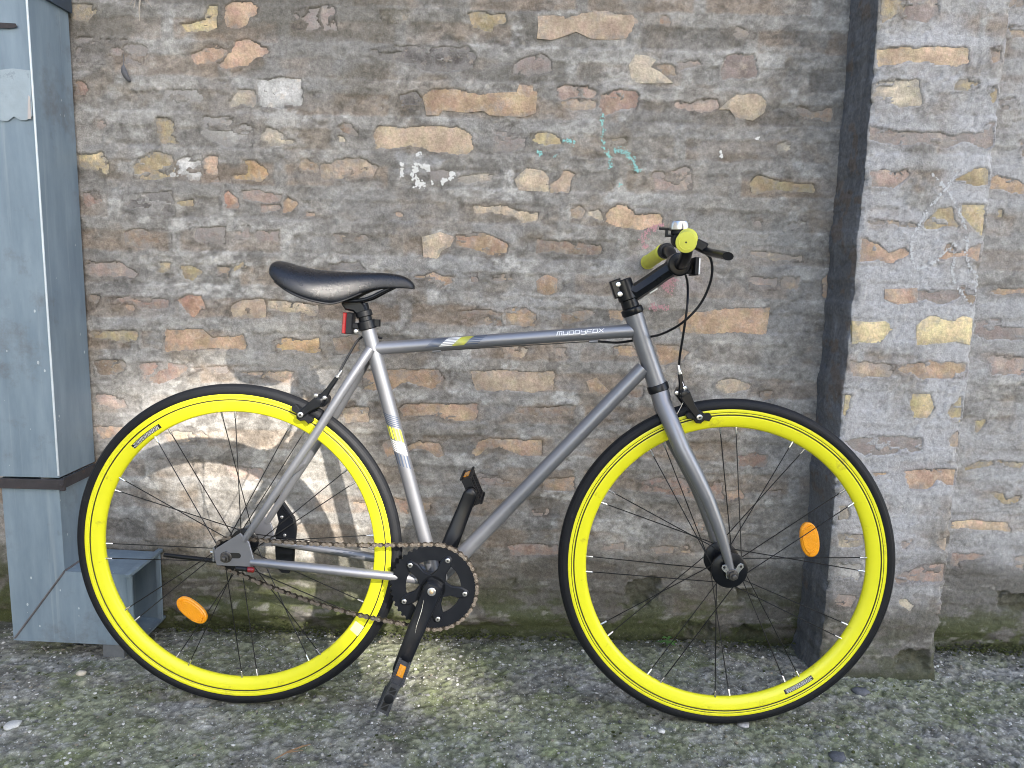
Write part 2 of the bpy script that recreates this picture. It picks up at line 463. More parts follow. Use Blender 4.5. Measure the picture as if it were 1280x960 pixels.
def grid_mesh(name, P, C, mat, parent=None):
    n, m = P.shape[:2]
    idx = np.arange(n * m).reshape(n, m)
    q = np.stack([idx[:-1, :-1], idx[1:, :-1], idx[1:, 1:], idx[:-1, 1:]], -1).reshape(-1, 4)
    me = bpy.data.meshes.new(name)
    me.vertices.add(n * m); me.vertices.foreach_set('co', P.reshape(-1).astype(np.float32))
    me.loops.add(q.size); me.loops.foreach_set('vertex_index', q.reshape(-1).astype(np.int32))
    me.polygons.add(len(q)); me.polygons.foreach_set('loop_start', np.arange(0, q.size, 4, dtype=np.int32))
    me.polygons.foreach_set('use_smooth', np.ones(len(q), bool))
    me.update(calc_edges=True)
    at = me.attributes.new("tint", 'FLOAT_COLOR', 'POINT')
    at.data.foreach_set('color', np.concatenate([np.clip(C, 0, 1), np.ones(C.shape[:2] + (1,))], -1).reshape(-1).astype(np.float32))
    me.materials.append(mat)
    o = bpy.data.objects.new(name, me); COL.objects.link(o)
    if parent: o.parent = parent
    return o

def axis(lo, hi, step, far_lo, far_hi):
    a = list(np.arange(lo, hi + step / 2, step))
    s, x = step, lo
    left = []
    while x > far_lo:
        s = min(s * 1.12, 2.0); x = max(x - s, far_lo); left.append(x)
    s, x = step, a[-1]
    right = []
    while x < far_hi:
        s = min(s * 1.12, 2.0); x = min(x + s, far_hi); right.append(x)
    return np.array(left[::-1] + a + right)

# ------------------------------------------------------------------ brick table: plane (W wall, P pier), colour, smear percent, then x,z ... in millimetres on the wall (W) or pier face (P)
BRICKS = """
W och 60 -1020,1479 -963,1480 -967,1452 -990,1446 -1019,1449
W yel 25 -774,1442 -742,1447 -724,1453 -711,1483 -696,1484 -691,1467 -695,1441 -706,1430 -765,1429
W ora 5 -675,1484 -655,1492 -614,1494 -604,1484 -608,1469 -622,1464 -627,1447 -643,1440 -677,1442
W ora 30 -754,1376 -735,1387 -707,1403 -667,1389 -681,1373 -700,1362 -745,1359
W ora 5 -695,1356 -667,1386 -653,1410 -626,1413 -590,1397 -577,1388 -609,1371 -627,1362 -654,1354 -682,1350
W red 20 -1020,1318 -1002,1316 -993,1302 -1000,1286 -1023,1284
W whi 30 -608,1328 -507,1334 -508,1275 -566,1268 -607,1271
W cre 50 -675,1274 -652,1305 -610,1306 -611,1266 -671,1267
W pal 70 -818,1301 -724,1305 -718,1290 -735,1277 -817,1266
W ora 50 -982,1232 -961,1232 -955,1221 -967,1212 -981,1216
W och 40 -839,1239 -802,1240 -796,1218 -806,1200 -791,1183 -830,1184 -838,1213
W pal 75 -731,1242 -626,1244 -620,1222 -623,1182 -697,1181 -737,1206
W cre 50 -604,1201 -590,1223 -567,1219 -535,1202 -521,1189 -595,1185
W yel 40 -1024,1155 -970,1159 -955,1135 -959,1112 -1000,1125 -1023,1128
W och 35 -902,1131 -883,1145 -845,1164 -808,1156 -796,1129 -801,1104 -894,1102
W whi 60 -785,1156 -739,1160 -736,1104 -811,1100 -819,1120
W ora 40 -734,1158 -704,1158 -702,1100 -736,1099
W yor 10 -669,1114 -629,1120 -642,1151 -619,1151 -587,1130 -585,1116 -606,1105 -662,1106
W tan 30 -522,1145 -503,1156 -471,1155 -467,1128 -513,1125
W tan 45 -467,1146 -439,1149 -397,1161 -360,1157 -333,1142 -344,1126 -375,1117 -467,1112
W mau 40 -462,1489 -429,1491 -427,1439 -463,1434
W mau 70 -521,1475 -464,1484 -465,1438 -521,1441
W mau 80 -1015,1409 -906,1407 -853,1391 -864,1356 -1014,1353
W och 70 -323,1479 -265,1482 -256,1468 -292,1458 -319,1464
W och 25 -129,1477 -104,1482 -44,1477 -46,1464 -72,1455 -81,1444 -108,1446 -124,1458
W tan 5 28,1478 57,1474 96,1476 128,1485 164,1488 191,1485 235,1483 245,1469 233,1449 220,1437 184,1434 148,1435 112,1450 76,1437 58,1431 28,1432 31,1453
W dar 55 -350,1398 -274,1408 -130,1407 -111,1390 -116,1364 -210,1349 -247,1366 -328,1381
W mau 45 1,1388 28,1395 56,1385 61,1360 7,1348 -29,1353 -28,1373
W tor 10 -226,1297 -210,1315 -174,1318 -137,1312 -101,1304 -55,1307 -15,1310 -10,1326 17,1326 25,1311 23,1272 0,1264 -77,1266 -91,1276 -128,1271 -187,1274 -196,1263 -219,1262
W dar 50 -287,1300 -246,1314 -232,1292 -246,1266 -287,1278
W tap 0 -342,1218 -333,1231 -308,1234 -269,1230 -228,1235 -173,1233 -136,1229 -118,1216 -115,1188 -126,1177 -190,1177 -227,1183 -264,1189 -310,1183 -340,1187
W bro 55 -429,1227 -410,1240 -379,1228 -376,1210 -415,1214
W cre 20 -427,1209 -415,1208 -406,1195 -422,1196
W mau 70 -67,1231 -27,1240 -31,1227 6,1215 2,1192 -66,1182
W yel 25 17,1224 51,1229 84,1216 89,1206 52,1198 25,1206
W cta 10 -14,1121 13,1146 44,1140 57,1126 58,1099 -5,1101
W tan 15 62,1110 81,1128 90,1145 106,1147 116,1135 110,1111 106,1097 69,1096
W cre 55 -153,1122 -102,1132 -65,1133 -70,1115 -148,1111
W mau 70 -213,1145 -167,1135 -171,1117 -213,1114
W ora 20 296,1478 311,1482 324,1472 321,1463 301,1464
W tan 75 433,1457 464,1466 514,1451 510,1442 452,1441
W cre 5 237,1376 248,1396 271,1394 289,1388 277,1373 300,1361 318,1348 330,1342 251,1342 242,1355
W bro 30 294,1378 312,1382 340,1374 341,1357 314,1355
W pnk 65 343,1387 388,1390 402,1380 344,1370
W mau 20 444,1398 459,1405 513,1407 521,1359 507,1355 449,1353 441,1372
W pnk 20 73,1325 91,1329 143,1329 164,1322 164,1303 117,1302 83,1298
W tan 30 83,1296 164,1300 165,1282 118,1278 89,1281
W red 15 169,1314 234,1326 256,1316 262,1300 249,1284 209,1280 186,1269 172,1282
W pnk 30 335,1301 371,1298 411,1309 434,1308 442,1288 409,1279 345,1286
W cta 5 444,1288 470,1308 478,1319 523,1320 545,1306 540,1284 518,1268 481,1274 467,1291
W bro 45 611,1301 653,1286 697,1296 700,1268 645,1267 616,1286
W cre 65 577,1215 599,1224 623,1202 597,1184 578,1197
W pnk 60 298,1142 370,1157 387,1153 389,1108 304,1106
W och 10 519,1128 536,1143 564,1136 611,1130 668,1126 673,1110 640,1111 566,1111 530,1100
W och 50 202,1219 230,1220 235,1207 203,1204
P och 30 721,1481 773,1482 771,1462 748,1448 727,1437
P mau 30 774,1482 840,1484 842,1456 827,1438 766,1448 774,1467
P cor 5 724,1382 754,1388 804,1389 846,1396 908,1390 915,1380 915,1359 887,1357 847,1359 792,1365 771,1356 725,1350
P cre 35 721,1313 760,1326 818,1326 825,1277 780,1273 737,1296 727,1289
P och 50 893,1317 904,1330 937,1330 940,1315 922,1304 894,1307
P ora 50 959,1388 976,1395 979,1368 965,1364
P och 40 957,1312 980,1316 980,1281 965,1302
P mau 30 727,1235 751,1226 799,1221 858,1222 891,1216 964,1224 965,1246 981,1246 986,1200 967,1193 925,1206 883,1191 838,1200 787,1196 727,1208
W tan 50 1070,1479 1107,1480 1109,1458 1075,1453
W tan 50 1066,1534 1100,1535 1102,1520 1067,1519
W mau 60 1074,1323 1106,1327 1117,1305 1078,1300
W ora 40 1128,1232 1138,1233 1142,1202 1134,1202
P pnk 15 736,1141 763,1147 786,1135 807,1146 816,1135 806,1124 789,1110 737,1110
P och 15 912,1127 929,1142 977,1154 982,1118 957,1119
W tor 25 1070,1154 1084,1158 1108,1151 1149,1140 1152,1115 1096,1125 1073,1126
P tan 40 739,1047 781,1040 852,1035 842,1027 744,1036
P och 20 856,1035 886,1067 911,1071 925,1044 934,1030 864,1024
P yel 15 935,1075 983,1076 990,1012 977,1016 960,1034 935,1055
P ora 15 726,1002 763,992 787,974 823,986 832,972 797,949 766,959 731,956
P ora 20 897,962 909,992 923,996 933,974 981,994 984,957 956,971 912,963
P ora 15 792,892 855,896 858,872 820,867 793,877
P mau 45 859,894 946,896 955,882 918,869 865,875
P bro 30 945,904 979,897 985,878 976,863 958,889
W tor 15 1093,891 1127,900 1179,904 1180,892 1128,888
P crm 5 727,822 765,819 795,822 816,812 797,798 790,783 731,778
P crm 5 868,817 888,838 941,829 966,840 979,834 981,802 981,783 954,791 903,783 870,778
W mau 45 1073,826 1126,831 1138,813 1190,806 1192,784 1100,781 1077,792
W tor 35 709,914 724,927 730,862 713,870
W och 30 1093,1080 1105,1082 1107,1064 1099,1064
P tan 45 728,738 753,735 826,731 822,702 737,704
P tor 30 830,729 879,740 982,741 984,706 890,704 835,718
W pnk 50 1109,739 1146,744 1200,737 1204,700 1126,696
P yel 15 870,666 910,669 923,634 911,616 877,615
P yel 20 948,631 983,663 989,610 966,612
P crm 20 720,662 739,659 732,615 723,617
P cor 25 963,568 982,584 986,553 972,552
P mau 60 731,558 780,571 901,570 904,538 784,527 748,542
P ora 15 870,493 904,500 986,501 990,464 966,468 946,475 929,454 885,455
P tor 30 802,486 833,486 828,480 807,478
W och 30 1088,470 1126,486 1172,489 1232,482 1221,469 1169,483 1120,470 1091,461
W och 30 1153,408 1182,411 1196,394 1229,403 1227,386 1202,380 1166,399
W och 30 1102,582 1122,592 1127,585 1116,570 1110,555 1101,557
W cor 15 1075,335 1130,339 1212,332 1217,312 1159,315 1077,317
P pnk 40 882,330 906,335 892,312 884,312
P tan 40 962,326 988,344 992,302 971,314
W red 35 1081,250 1140,254 1162,250 1134,238 1104,232 1106,216 1083,227
P red 45 877,244 928,271 987,277 991,239 940,234 881,228
W tan 40 1234,245 1261,248 1265,214 1237,222
P cre 20 889,190 905,190 924,174 916,161 894,177
P ora 40 982,180 990,180 988,163 982,162
P cre 40 736,407 756,407 757,378 739,378
P cre 40 740,343 792,340 795,313 742,312
P whi 50 741,270 797,272 798,234 744,232
P pnk 50 745,198 796,191 786,165 744,173
W red 40 -1022,1068 -980,1069 -974,1044 -1014,1038
W och 15 -803,1057 -766,1060 -766,1046 -806,1046
W dar 70 -924,1068 -812,1075 -809,1025 -889,1018 -925,1040
W reo 20 -691,1073 -677,1076 -656,1063 -657,1042 -687,1044
W pnk 30 -649,1079 -616,1084 -556,1076 -561,1058 -598,1053 -645,1065
W red 35 -610,1047 -561,1053 -559,1040 -604,1032
W tor 15 -554,1058 -538,1070 -517,1055 -534,1036 -553,1034
W ora 30 -503,1037 -482,1035 -482,1026 -503,1026
W bro 55 -928,981 -891,989 -820,988 -817,956 -874,943 -925,953
W mau 60 -768,996 -693,996 -690,964 -760,967
W mau 60 -670,1001 -632,1002 -633,974 -666,974
W pnk 60 -618,993 -562,992 -563,969 -614,970
W pnk 45 -1020,909 -942,911 -900,889 -906,875 -1014,881
W och 35 -847,914 -819,914 -824,891 -848,890
W och 20 -798,906 -772,908 -746,893 -773,869 -790,878
W bro 35 -715,903 -677,906 -683,880 -711,884
W och 40 -675,911 -649,921 -640,909 -671,895
W bro 40 -1017,830 -988,835 -1000,806 -1019,797
W red 45 -970,826 -912,832 -827,825 -828,808 -866,805 -904,809 -913,816 -937,815 -966,812
W ora 20 -936,812 -914,812 -909,802 -924,794
W reo 15 -811,823 -784,836 -751,836 -742,808 -772,786 -790,802
W tan 25 -685,814 -651,830 -599,831 -595,812 -600,791 -681,788
W cta 30 -592,829 -552,830 -471,820 -476,796 -590,812
W och 40 -1015,742 -989,747 -907,749 -908,728 -928,723 -1014,730
W tor 8 -840,754 -787,757 -749,754 -730,737 -654,744 -649,715 -683,710 -750,713 -840,703
W yor 15 -578,732 -553,742 -520,735 -472,742 -472,710 -549,713 -573,708
W bro 30 -441,745 -376,751 -379,713 -434,704
W ora 30 -289,1040 -277,1040 -277,1031 -289,1031
W cta 20 -112,1060 -82,1061 -50,1064 -13,1053 41,1050 39,1034 -3,1026 -22,1042 -59,1043 -105,1044
W cta 10 -226,984 -188,994 -157,986 -166,970 -188,958 -197,936 -223,943
W tor 20 -154,991 -109,996 -81,995 -29,973 -33,950 -76,946 -104,962 -149,970
W bro 35 36,986 73,985 129,986 157,980 191,973 190,957 158,954 102,956 74,963 38,955
W tor 25 -251,896 -206,902 -157,896 -159,884 -187,872 -206,883 -248,889
W red 50 -117,904 -98,906 -100,886 -112,885
W tan 35 -65,903 -23,904 -18,892 -60,889
W tor 10 43,889 62,904 85,895 84,869 63,862 46,868
W bro 40 -137,814 -68,821 -40,812 -39,784 -82,785 -134,788
W tor 35 -30,824 12,830 38,814 37,785 -25,784
W bro 35 98,816 135,821 163,826 184,818 146,797 104,792
W tan 30 -40,731 0,737 24,728 20,711 -28,707
W tan 40 86,734 114,735 115,716 87,715
W bro 65 -436,988 -385,994 -347,986 -366,972 -427,970
W dar 60 -451,919 -376,925 -362,907 -442,903
W tan 15 117,1057 130,1065 150,1054 136,1036 120,1037
W cre 20 154,1053 182,1059 196,1030 158,1044
W pea 3 196,1049 218,1070 242,1068 261,1051 321,1052 331,1032 304,1020 267,1017 221,1020 197,1033
W tan 45 535,973 572,969 652,964 657,953 597,954 540,964
W pnk 50 534,1046 558,1042 554,1026 538,1030
W pal 60 618,1037 654,1044 661,1024 619,1023
W pnk 70 534,913 600,914 602,884 541,883
W tan 60 614,917 651,916 651,886 616,889
W tor 6 381,808 399,823 437,824 483,837 587,840 582,780 510,783 421,781 387,785
W tor 30 210,828 248,829 249,805 216,809
W tor 30 224,743 276,744 286,720 234,717
W tor 30 328,746 375,748 405,733 387,710 340,701
W bro 30 -1017,672 -992,680 -944,676 -938,660 -966,639 -1009,643
W red 45 -906,670 -858,679 -800,668 -752,662 -801,644 -860,623 -898,631
W pnk 50 -743,665 -694,673 -690,659 -719,653
W pnk 35 -1017,594 -997,597 -949,581 -946,562 -980,558 -1016,570
W ora 40 -1019,513 -987,516 -953,512 -974,491 -1013,485
W pea 35 -666,657 -608,656 -536,663 -546,636 -608,642
W tan 45 -856,505 -758,507 -744,488 -847,480
W pnk 40 -712,428 -614,416 -624,390 -683,389
W tor 25 -370,667 -315,671 -185,672 -178,650 -204,630 -266,643 -300,620 -372,621
W tan 5 -111,674 -41,676 88,677 89,631 8,628 -98,628
W tan 20 -421,576 -356,580 -356,543 -412,541
W tor 20 -281,577 -257,592 -93,594 -94,560 -106,552 -160,553 -203,567 -271,560
W bro 30 -8,584 38,590 144,596 144,576 58,569 0,577
W tor 30 -329,494 -300,500 -261,486 -232,501 -183,493 -177,468 -188,458 -212,477 -246,481 -266,471 -310,460
W tor 15 -103,475 -91,500 -62,509 64,509 66,470 17,471 -37,487 -66,486 -95,465
W ora 40 -394,346 -364,347 -359,321 -389,321
W ora 35 -295,354 -260,350 -260,314 -280,318
W tor 40 -231,345 -206,344 -208,328 -231,325
W tor 30 72,412 145,417 146,386 73,384
W ora 50 45,333 84,336 85,318 50,318
W pnk 70 -94,420 -36,417 -6,397 -84,395
W tor 15 170,655 189,662 216,636 195,624 180,633
W bro 40 262,642 304,648 301,624 268,618
W cta 30 476,663 509,671 557,660 553,645 506,637 477,648
W bro 40 578,641 611,647 614,628 589,622
W red 35 536,483 584,494 611,485 606,460 542,458
W red 50 311,416 374,428 443,415 509,417 512,371 406,378 313,391
W ora 25 515,392 552,398 563,378 524,369
W tor 50 439,316 469,319 470,288 446,288
W pnk 60 610,394 649,400 650,385 616,384
W red 35 -12,238 48,245 112,242 113,219 -1,213
W ora 50 226,250 270,257 276,239 231,238
W tor 50 340,246 433,251 444,233 355,231
"""
BC = dict(och=(.41, .325, .19), yel=(.53, .425, .235), ora=(.49, .335, .235), red=(.35, .24, .19), whi=(.56, .55, .53), cre=(.56, .48, .36),
          pal=(.40, .385, .36), yor=(.50, .34, .18), tan=(.45, .345, .25), mau=(.32, .262, .236), tor=(.46, .32, .21), dar=(.135, .122, .115),
          tap=(.53, .405, .285), bro=(.30, .225, .165), cta=(.55, .44, .31), pnk=(.43, .325, .27), cor=(.62, .46, .31), crm=(.64, .52, .29),
          reo=(.44, .26, .18), pea=(.58, .41, .275))
PATCH = []
for ln in BRICKS.strip().splitlines():
    t = ln.split()
    PATCH.append((t[0], BC[t[1]], int(t[2]) / 100.0, [tuple(int(q) / 1000.0 for q in w.split(',')) for w in t[3:]]))

COURSE, C0 = .0785, .7806
def courses(X, Z, seed):
    """0..1 brick zone, and a per-brick random number"""
    zc = Z + .010 * (fbm(X, Z, .5, .5, seed, 2) - .5)
    k = np.floor((zc - C0) / COURSE)
    fz = (zc - C0) / COURSE - k
    off = np.where(k % 2 == 0, .0, .13) + .03 * np.sin(k * 12.9)
    xb = (X + off) / .262
    kx = np.floor(xb); fx = (xb - kx) * .262
    fz = fz + .16 * (fbm(X, Z, .035, .035, seed + 3, 3, .6) - .5)
    bz = sstep(.0, .08, fz) * (1 - sstep(.58, .68, fz))
    bx = sstep(.004, .012, fx) * (1 - sstep(.238, .248, fx))
    r = (np.sin(k * 78.233 + kx * 37.719) * 43758.5453) % 1.0
    return bz * bx, r

def relief(X, Z, seed, amp=1.0):
    wx = X + .035 * (fbm(X, Z, .09, .06, seed + 50, 3) - .5)
    wz = Z + .022 * (fbm(X, Z, .10, .05, seed + 60, 3) - .5)
    h = .0035 + .0060 * (fbm(wx, wz, .20, .13, seed, 4) - .5)
    h = h + .0034 * (fbm(wx, wz, .06, .046, seed + 5, 4) - .5)
    t = fbm(wx, wz, .13, .075, seed + 10, 5, .55)
    h = h + .0014 * sstep(.50, .52, t) * sstep(.42, .6, fbm(X, Z, .22, .14, seed + 71, 2))
    t2 = fbm(wx, wz, .085, .040, seed + 20, 5, .6)
    h = h + .0010 * sstep(.55, .57, t2) * sstep(.4, .6, fbm(X, Z, .2, .2, seed + 73, 2))
    t3 = fbm(wx, wz, .045, .030, seed + 25, 4, .6)
    h = h - .0020 * sstep(.69, .71, t3)
    # thin cracks
    cr = np.abs(fbm(wx, wz, .12, .07, seed + 90, 5, .6) - .5)
    h = h - .0022 * (1 - sstep(.0, .004, cr)) * sstep(.54, .62, fbm(X, Z, .16, .12, seed + 95, 3))
    h = h + .0022 * (fbm(X, Z, .013, .010, seed + 30, 3, .6) - .5)
    zone, r = courses(X, Z, seed + 40)
    h = h - .0020 * zone + .0020 * zone * (r - .5)
    return h * amp, zone, r

def mortar_colour(X, Z, seed, h, zone, r):
    c = np.zeros(X.shape + (3,)) + np.array((.285, .275, .262))
    a = fbm(X, Z, .26, .17, seed + 101, 5, .6)
    c = lerp3(c, (.39, .382, .372), sstep(.45, .66, a) * .85)
    b = fbm(X, Z, .15, .11, seed + 111, 5, .6)
    c = lerp3(c, (.165, .156, .147), sstep(.50, .70, b) * .50)
    e = fbm(X, Z, .11, .085, seed + 121, 5, .6)
    c = lerp3(c, (.27, .225, .178), sstep(.52, .70, e) * .55)
    zs = zone * sstep(.28, .50, fbm(X, Z, .09, .06, seed + 151, 4, .62))
    c = lerp3(c, (.385, .378, .368), (1 - zone) * sstep(.35, .6, fbm(X, Z, .10, .08, seed + 156, 4, .62)) * .42)
    c = lerp3(c, (.285, .222, .170), zs * sstep(.30, .75, r) * .62)
    c = lerp3(c, (.150, .140, .130), zs * sstep(.35, .05, r) * .50)
    w = fbm(X, Z, .085, .060, seed + 131, 5, .65)
    c = lerp3(c, (.52, .515, .505), sstep(.57, .70, w) * .75 * (1 - .6 * zone))
    k = fbm(X, Z, .05, .04, seed + 161, 5, .68)
    c = lerp3(c, (.12, .112, .105), sstep(.62, .72, k) * .5)
    s = fbm(X, Z, .022, .015, seed + 141, 4, .68)
    c = c * (.80 + .40 * sstep(.3, .7, s))[..., None] * np.array((1.0, .985, .952)) * .97
    return c

def damp(c, X, Z, seed, moss=1.0):
    n = fbm(X, Z, .22, .08, seed + 201, 5, .6)
    top = .30 + .22 * (n - .5)
    k = sstep(top, top - .16, Z)
    c = lerp3(c, (.098, .09, .076), k * .80)
    n2 = fbm(X, Z, .07, .03, seed + 211, 5, .65)
    k2 = sstep(.20, .03, Z) * sstep(.44, .60, n2 + .10 * sstep(.12, .0, Z)) * moss
    c = lerp3(c, (.062, .074, .026), k2 * .9)
    n3 = fbm(X, Z, .05, .02, seed + 221, 5, .65)
    c = lerp3(c, (.33, .32, .29), sstep(.64, .74, n3) * sstep(.36, .2, Z) * .55)
    k3 = sstep(.035, .0, Z + .02 * (n2 - .5))
    c = lerp3(c, (.04, .045, .022), k3 * .75)
    return c

def carve(h, C, X, Z, patches, xs, zs, seed):
    """open the mortar over the bricks listed; returns the level of every brick face"""
    wx = .018 * (fbm(X, Z, .024, .018, seed + 301, 4, .65) - .5)
    wz = .014 * (fbm(X, Z, .024, .016, seed + 311, 4, .65) - .5)
    n2 = fbm(X, Z, .035, .016, seed + 321, 4, .6)
    lev = []
    for (w, col, sm, poly) in patches:
        x0 = min(p[0] for p in poly) - .02; x1 = max(p[0] for p in poly) + .02
        z0 = min(p[1] for p in poly) - .02; z1 = max(p[1] for p in poly) + .02
        i0, i1 = np.searchsorted(xs, (x0, x1)); j0, j1 = np.searchsorted(zs, (z0, z1))
        sl = (slice(max(i0, 0), i1 + 1), slice(max(j0, 0), j1 + 1))
        d = sdist(poly, X[sl] + wx[sl], Z[sl] + wz[sl])
        proud = random.random() < .3 and sm < .2
        base = float(np.median(h[sl])) if h[sl].size else .004
        hb = base + (.0025 if proud else -.0002 - .0007 * sm)
        cover = sstep(-.006, .012, (n2[sl] - (.76 - .40 * sm))) if sm > .12 else np.zeros_like(d)
        m = sstep(-.0008, .0014, d) * (1 - sstep(.45, .55, cover))
        out = h[sl]
        near = sstep(-.016, -.002, d)
        if not proud:
            out = np.maximum(out, (hb + .0004) * near + out * (1 - near))
        out = np.where(d > 0, np.maximum(out, hb + .0004), out)
        lip = .0005 * np.exp(-((d + .004) / .004) ** 2)
        h[sl] = (out + lip) * (1 - m) + (hb - .0035) * m
        crack = np.exp(-((d + .0012) / .0015) ** 2) * .8 * sstep(.50, .62, n2[sl])
        C[sl] = lerp3(C[sl], (.055, .05, .045), crack * .75)
        tint = sstep(-.012, .004, d) * .38
        C[sl] = lerp3(C[sl], tuple(.5 * q for q in col), tint * .6)
        lev.append(hb)
    return lev

def brick_piece(parent, poly, level, col, sm, plane_y):
    n = len(poly)
    A = sum(poly[i][0] * poly[(i + 1) % n][1] - poly[(i + 1) % n][0] * poly[i][1] for i in range(n))
    if A < 0: poly = poly[::-1]
    out = []
    for i in range(n):
        p0, p, p1 = Vector(poly[i - 1]), Vector(poly[i]), Vector(poly[(i + 1) % n])
        e0, e1 = (p - p0).normalized(), (p1 - p).normalized()
        nn = Vector((e0.y + e1.y, -(e0.x + e1.x)))
        nn = nn.normalized() if nn.length > 1e-5 else Vector((e0.y, -e0.x))
        q = p + nn * .0045
        out.append(q)
    ring = []
    for i in range(n):
        a, b = out[i], out[(i + 1) % n]
        k = max(1, int((b - a).length / .022))
        for t in range(k): ring.append(a.lerp(b, t / k))
    pts = list(ring)
    xs_ = [p.x for p in ring]; zs_ = [p.y for p in ring]
    st = max(.012, math.sqrt((max(xs_) - min(xs_)) * (max(zs_) - min(zs_)) / 30.0))
    x = min(xs_) + st / 2
    while x < max(xs_):
        z = min(zs_) + st / 2
        while z < max(zs_):
            if sdist([(p.x, p.y) for p in ring], np.array([x]), np.array([z]))[0] > .004:
                pts.append(Vector((x + random.uniform(-.2, .2) * st, z + random.uniform(-.2, .2) * st)))
            z += st
        x += st
    nr = len(ring)
    V, E_, F, *_ = delaunay_2d_cdt(pts, [(i, (i + 1) % nr) for i in range(nr)], [], 1, 1e-5)
    tilt = (random.uniform(-.006, .006), random.uniform(-.014, .014))
    cx, cz = sum(p.x for p in ring) / nr, sum(p.y for p in ring) / nr
    cols = []
    v = []
    arr = np.array([[p.x, p.y] for p in V])
    nz = fbm(arr[:, 0], arr[:, 1], .03, .02, 900, 3) - .5
    di = np.clip(sdist([(p.x, p.y) for p in ring], arr[:, 0], arr[:, 1]), 0, .006) / .006
    for i, p in enumerate(V):
        hh = level + tilt[0] * (p.x - cx) + tilt[1] * (p.y - cz) + .0022 * nz[i] - .0014 * (1 - di[i])
        v.append((p.x, plane_y - hh, p.y))
    b = len(v)
    f = [tuple(q) for q in F]
    edge = list(np.clip(sdist([(p.x, p.y) for p in ring], arr[:, 0], arr[:, 1]) - .0045, 0, .012) / .012) + [0.0] * len(ring)
    # sides go 30 mm back into the wall
    rim = [min(range(len(V)), key=lambda k: (V[k] - q).length_squared) for q in ring]
    for q in rim: v.append((V[q].x, plane_y + .02, V[q].y))
    for i in range(nr):
        i2 = (i + 1) % nr
        f.append((rim[i], rim[i2], b + i2, b + i))
    me = bpy.data.meshes.new("brick")
    me.from_pydata(v, [], f); me.materials.append(BRICK)
    me.attributes.new('edge', 'FLOAT', 'POINT').data.foreach_set('value', edge)
    bm = bmesh.new(); bm.from_mesh(me); bmesh.ops.recalc_face_normals(bm, faces=bm.faces); bm.to_mesh(me); bm.free()
    me.polygons.foreach_set('use_smooth', [True] * len(me.polygons))
    me.set_sharp_from_angle(angle=rad(45))
    o = bpy.data.objects.new("brick", me); COL.objects.link(o); o.parent = parent
    j = random.uniform(1.0, 1.16)
    lum = .3 * col[0] + .6 * col[1] + .1 * col[2]
    o.color = (*[(q + (lum - q) * .10) * j for q in col], sm)
    return o

# ------------------------------------------------------------------ ground
STEP = .0033
gx = axis(-1.12, 1.36, .0034, -60, 60)
gy = axis(-.66, .02, .0034, -60, .6)
GX, GY = np.meshgrid(gx, gy, indexing='ij')
gn = fbm(GX, GY, .30, .30, 1001, 5, .6)
g2 = fbm(GX, GY, .07, .06, 1011, 5, .65)
g3 = fbm(GX, GY, .016, .016, 1021, 4, .7)
g4 = fbm(GX, GY, .007, .007, 1031, 3, .7)
fade = 1 - sstep(2, 6, np.hypot(GX, GY))
GZ = (.010 * (gn - .5) + .010 * (g2 - .5) + .0095 * (g3 - .5) + .0060 * (g4 - .5)) * fade
GZ = GZ - .004 * sstep(.60, .72, fbm(GX, GY, .045, .04, 1041, 4, .65)) * fade
GZ = GZ - .002
gc = np.zeros(GX.shape + (3,)) + np.array((.245, .240, .205))
gc = lerp3(gc, (.31, .305, .29), sstep(.50, .68, fbm(GX, GY, .16, .12, 1051, 5, .65)) * .6)
gc = lerp3(gc, (.095, .088, .075), sstep(.50, .70, g2) * .55)
mossn = fbm(GX, GY, .20, .13, 1061, 5, .68)
gc = lerp3(gc, (.195, .212, .122), sstep(.38, .60, mossn) * .75)
gc = lerp3(gc, (.14, .165, .065), sstep(.58, .68, fbm(GX, GY, .05, .04, 1071, 4, .7)) * .5)
gc = lerp3(gc, (.36, .355, .34), sstep(.60, .68, fbm(GX, GY, .022, .018, 1081, 4, .7)) * .5)
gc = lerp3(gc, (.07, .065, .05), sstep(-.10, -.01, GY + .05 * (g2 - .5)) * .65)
gc = gc * (.72 + .56 * sstep(.3, .7, g3))[..., None]
gc = gc * (.8 + .4 * sstep(.3, .7, g4))[..., None]
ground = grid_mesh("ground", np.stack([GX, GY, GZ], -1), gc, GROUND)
tag(ground, "rough mossy grey concrete ground in front of the brick wall", kind="structure")
def ground_z(x, y):
    i = int(np.clip(np.searchsorted(gx, x), 1, len(gx) - 1)); j = int(np.clip(np.searchsorted(gy, y), 1, len(gy) - 1))
    return float(GZ[i, j])

# ------------------------------------------------------------------ main brick wall
wx_ = axis(-1.36, 1.44, STEP, -7, 7)
wz_ = axis(-.02, 1.60, STEP, -.02, 3.4)
X, Z = np.meshgrid(wx_, wz_, indexing='ij')
h, zone, rr_ = relief(X, Z, 1)
C = mortar_colour(X, Z, 1, h, zone, rr_)
# broad tones of the wall: dark lichen upper left, paler and cooler to the right
C = lerp3(C, (.15, .14, .12), sstep(.42, .62, fbm(X, Z, .18, .10, 3001, 5, .65)) * sstep(.55, -.1, X) * sstep(1.12, 1.42, Z) * .7)
C = lerp3(C, (.41, .41, .415), sstep(.30, .60, fbm(X, Z, .25, .10, 3011, 5, .6)) * sstep(.9, 1.1, X) * .85)
C = lerp3(C, (.115, .115, .12), sstep(.60, .72, X) * sstep(.80, .70, X) * .35)  # shade in the corner beside the pier, painted into the mortar colour
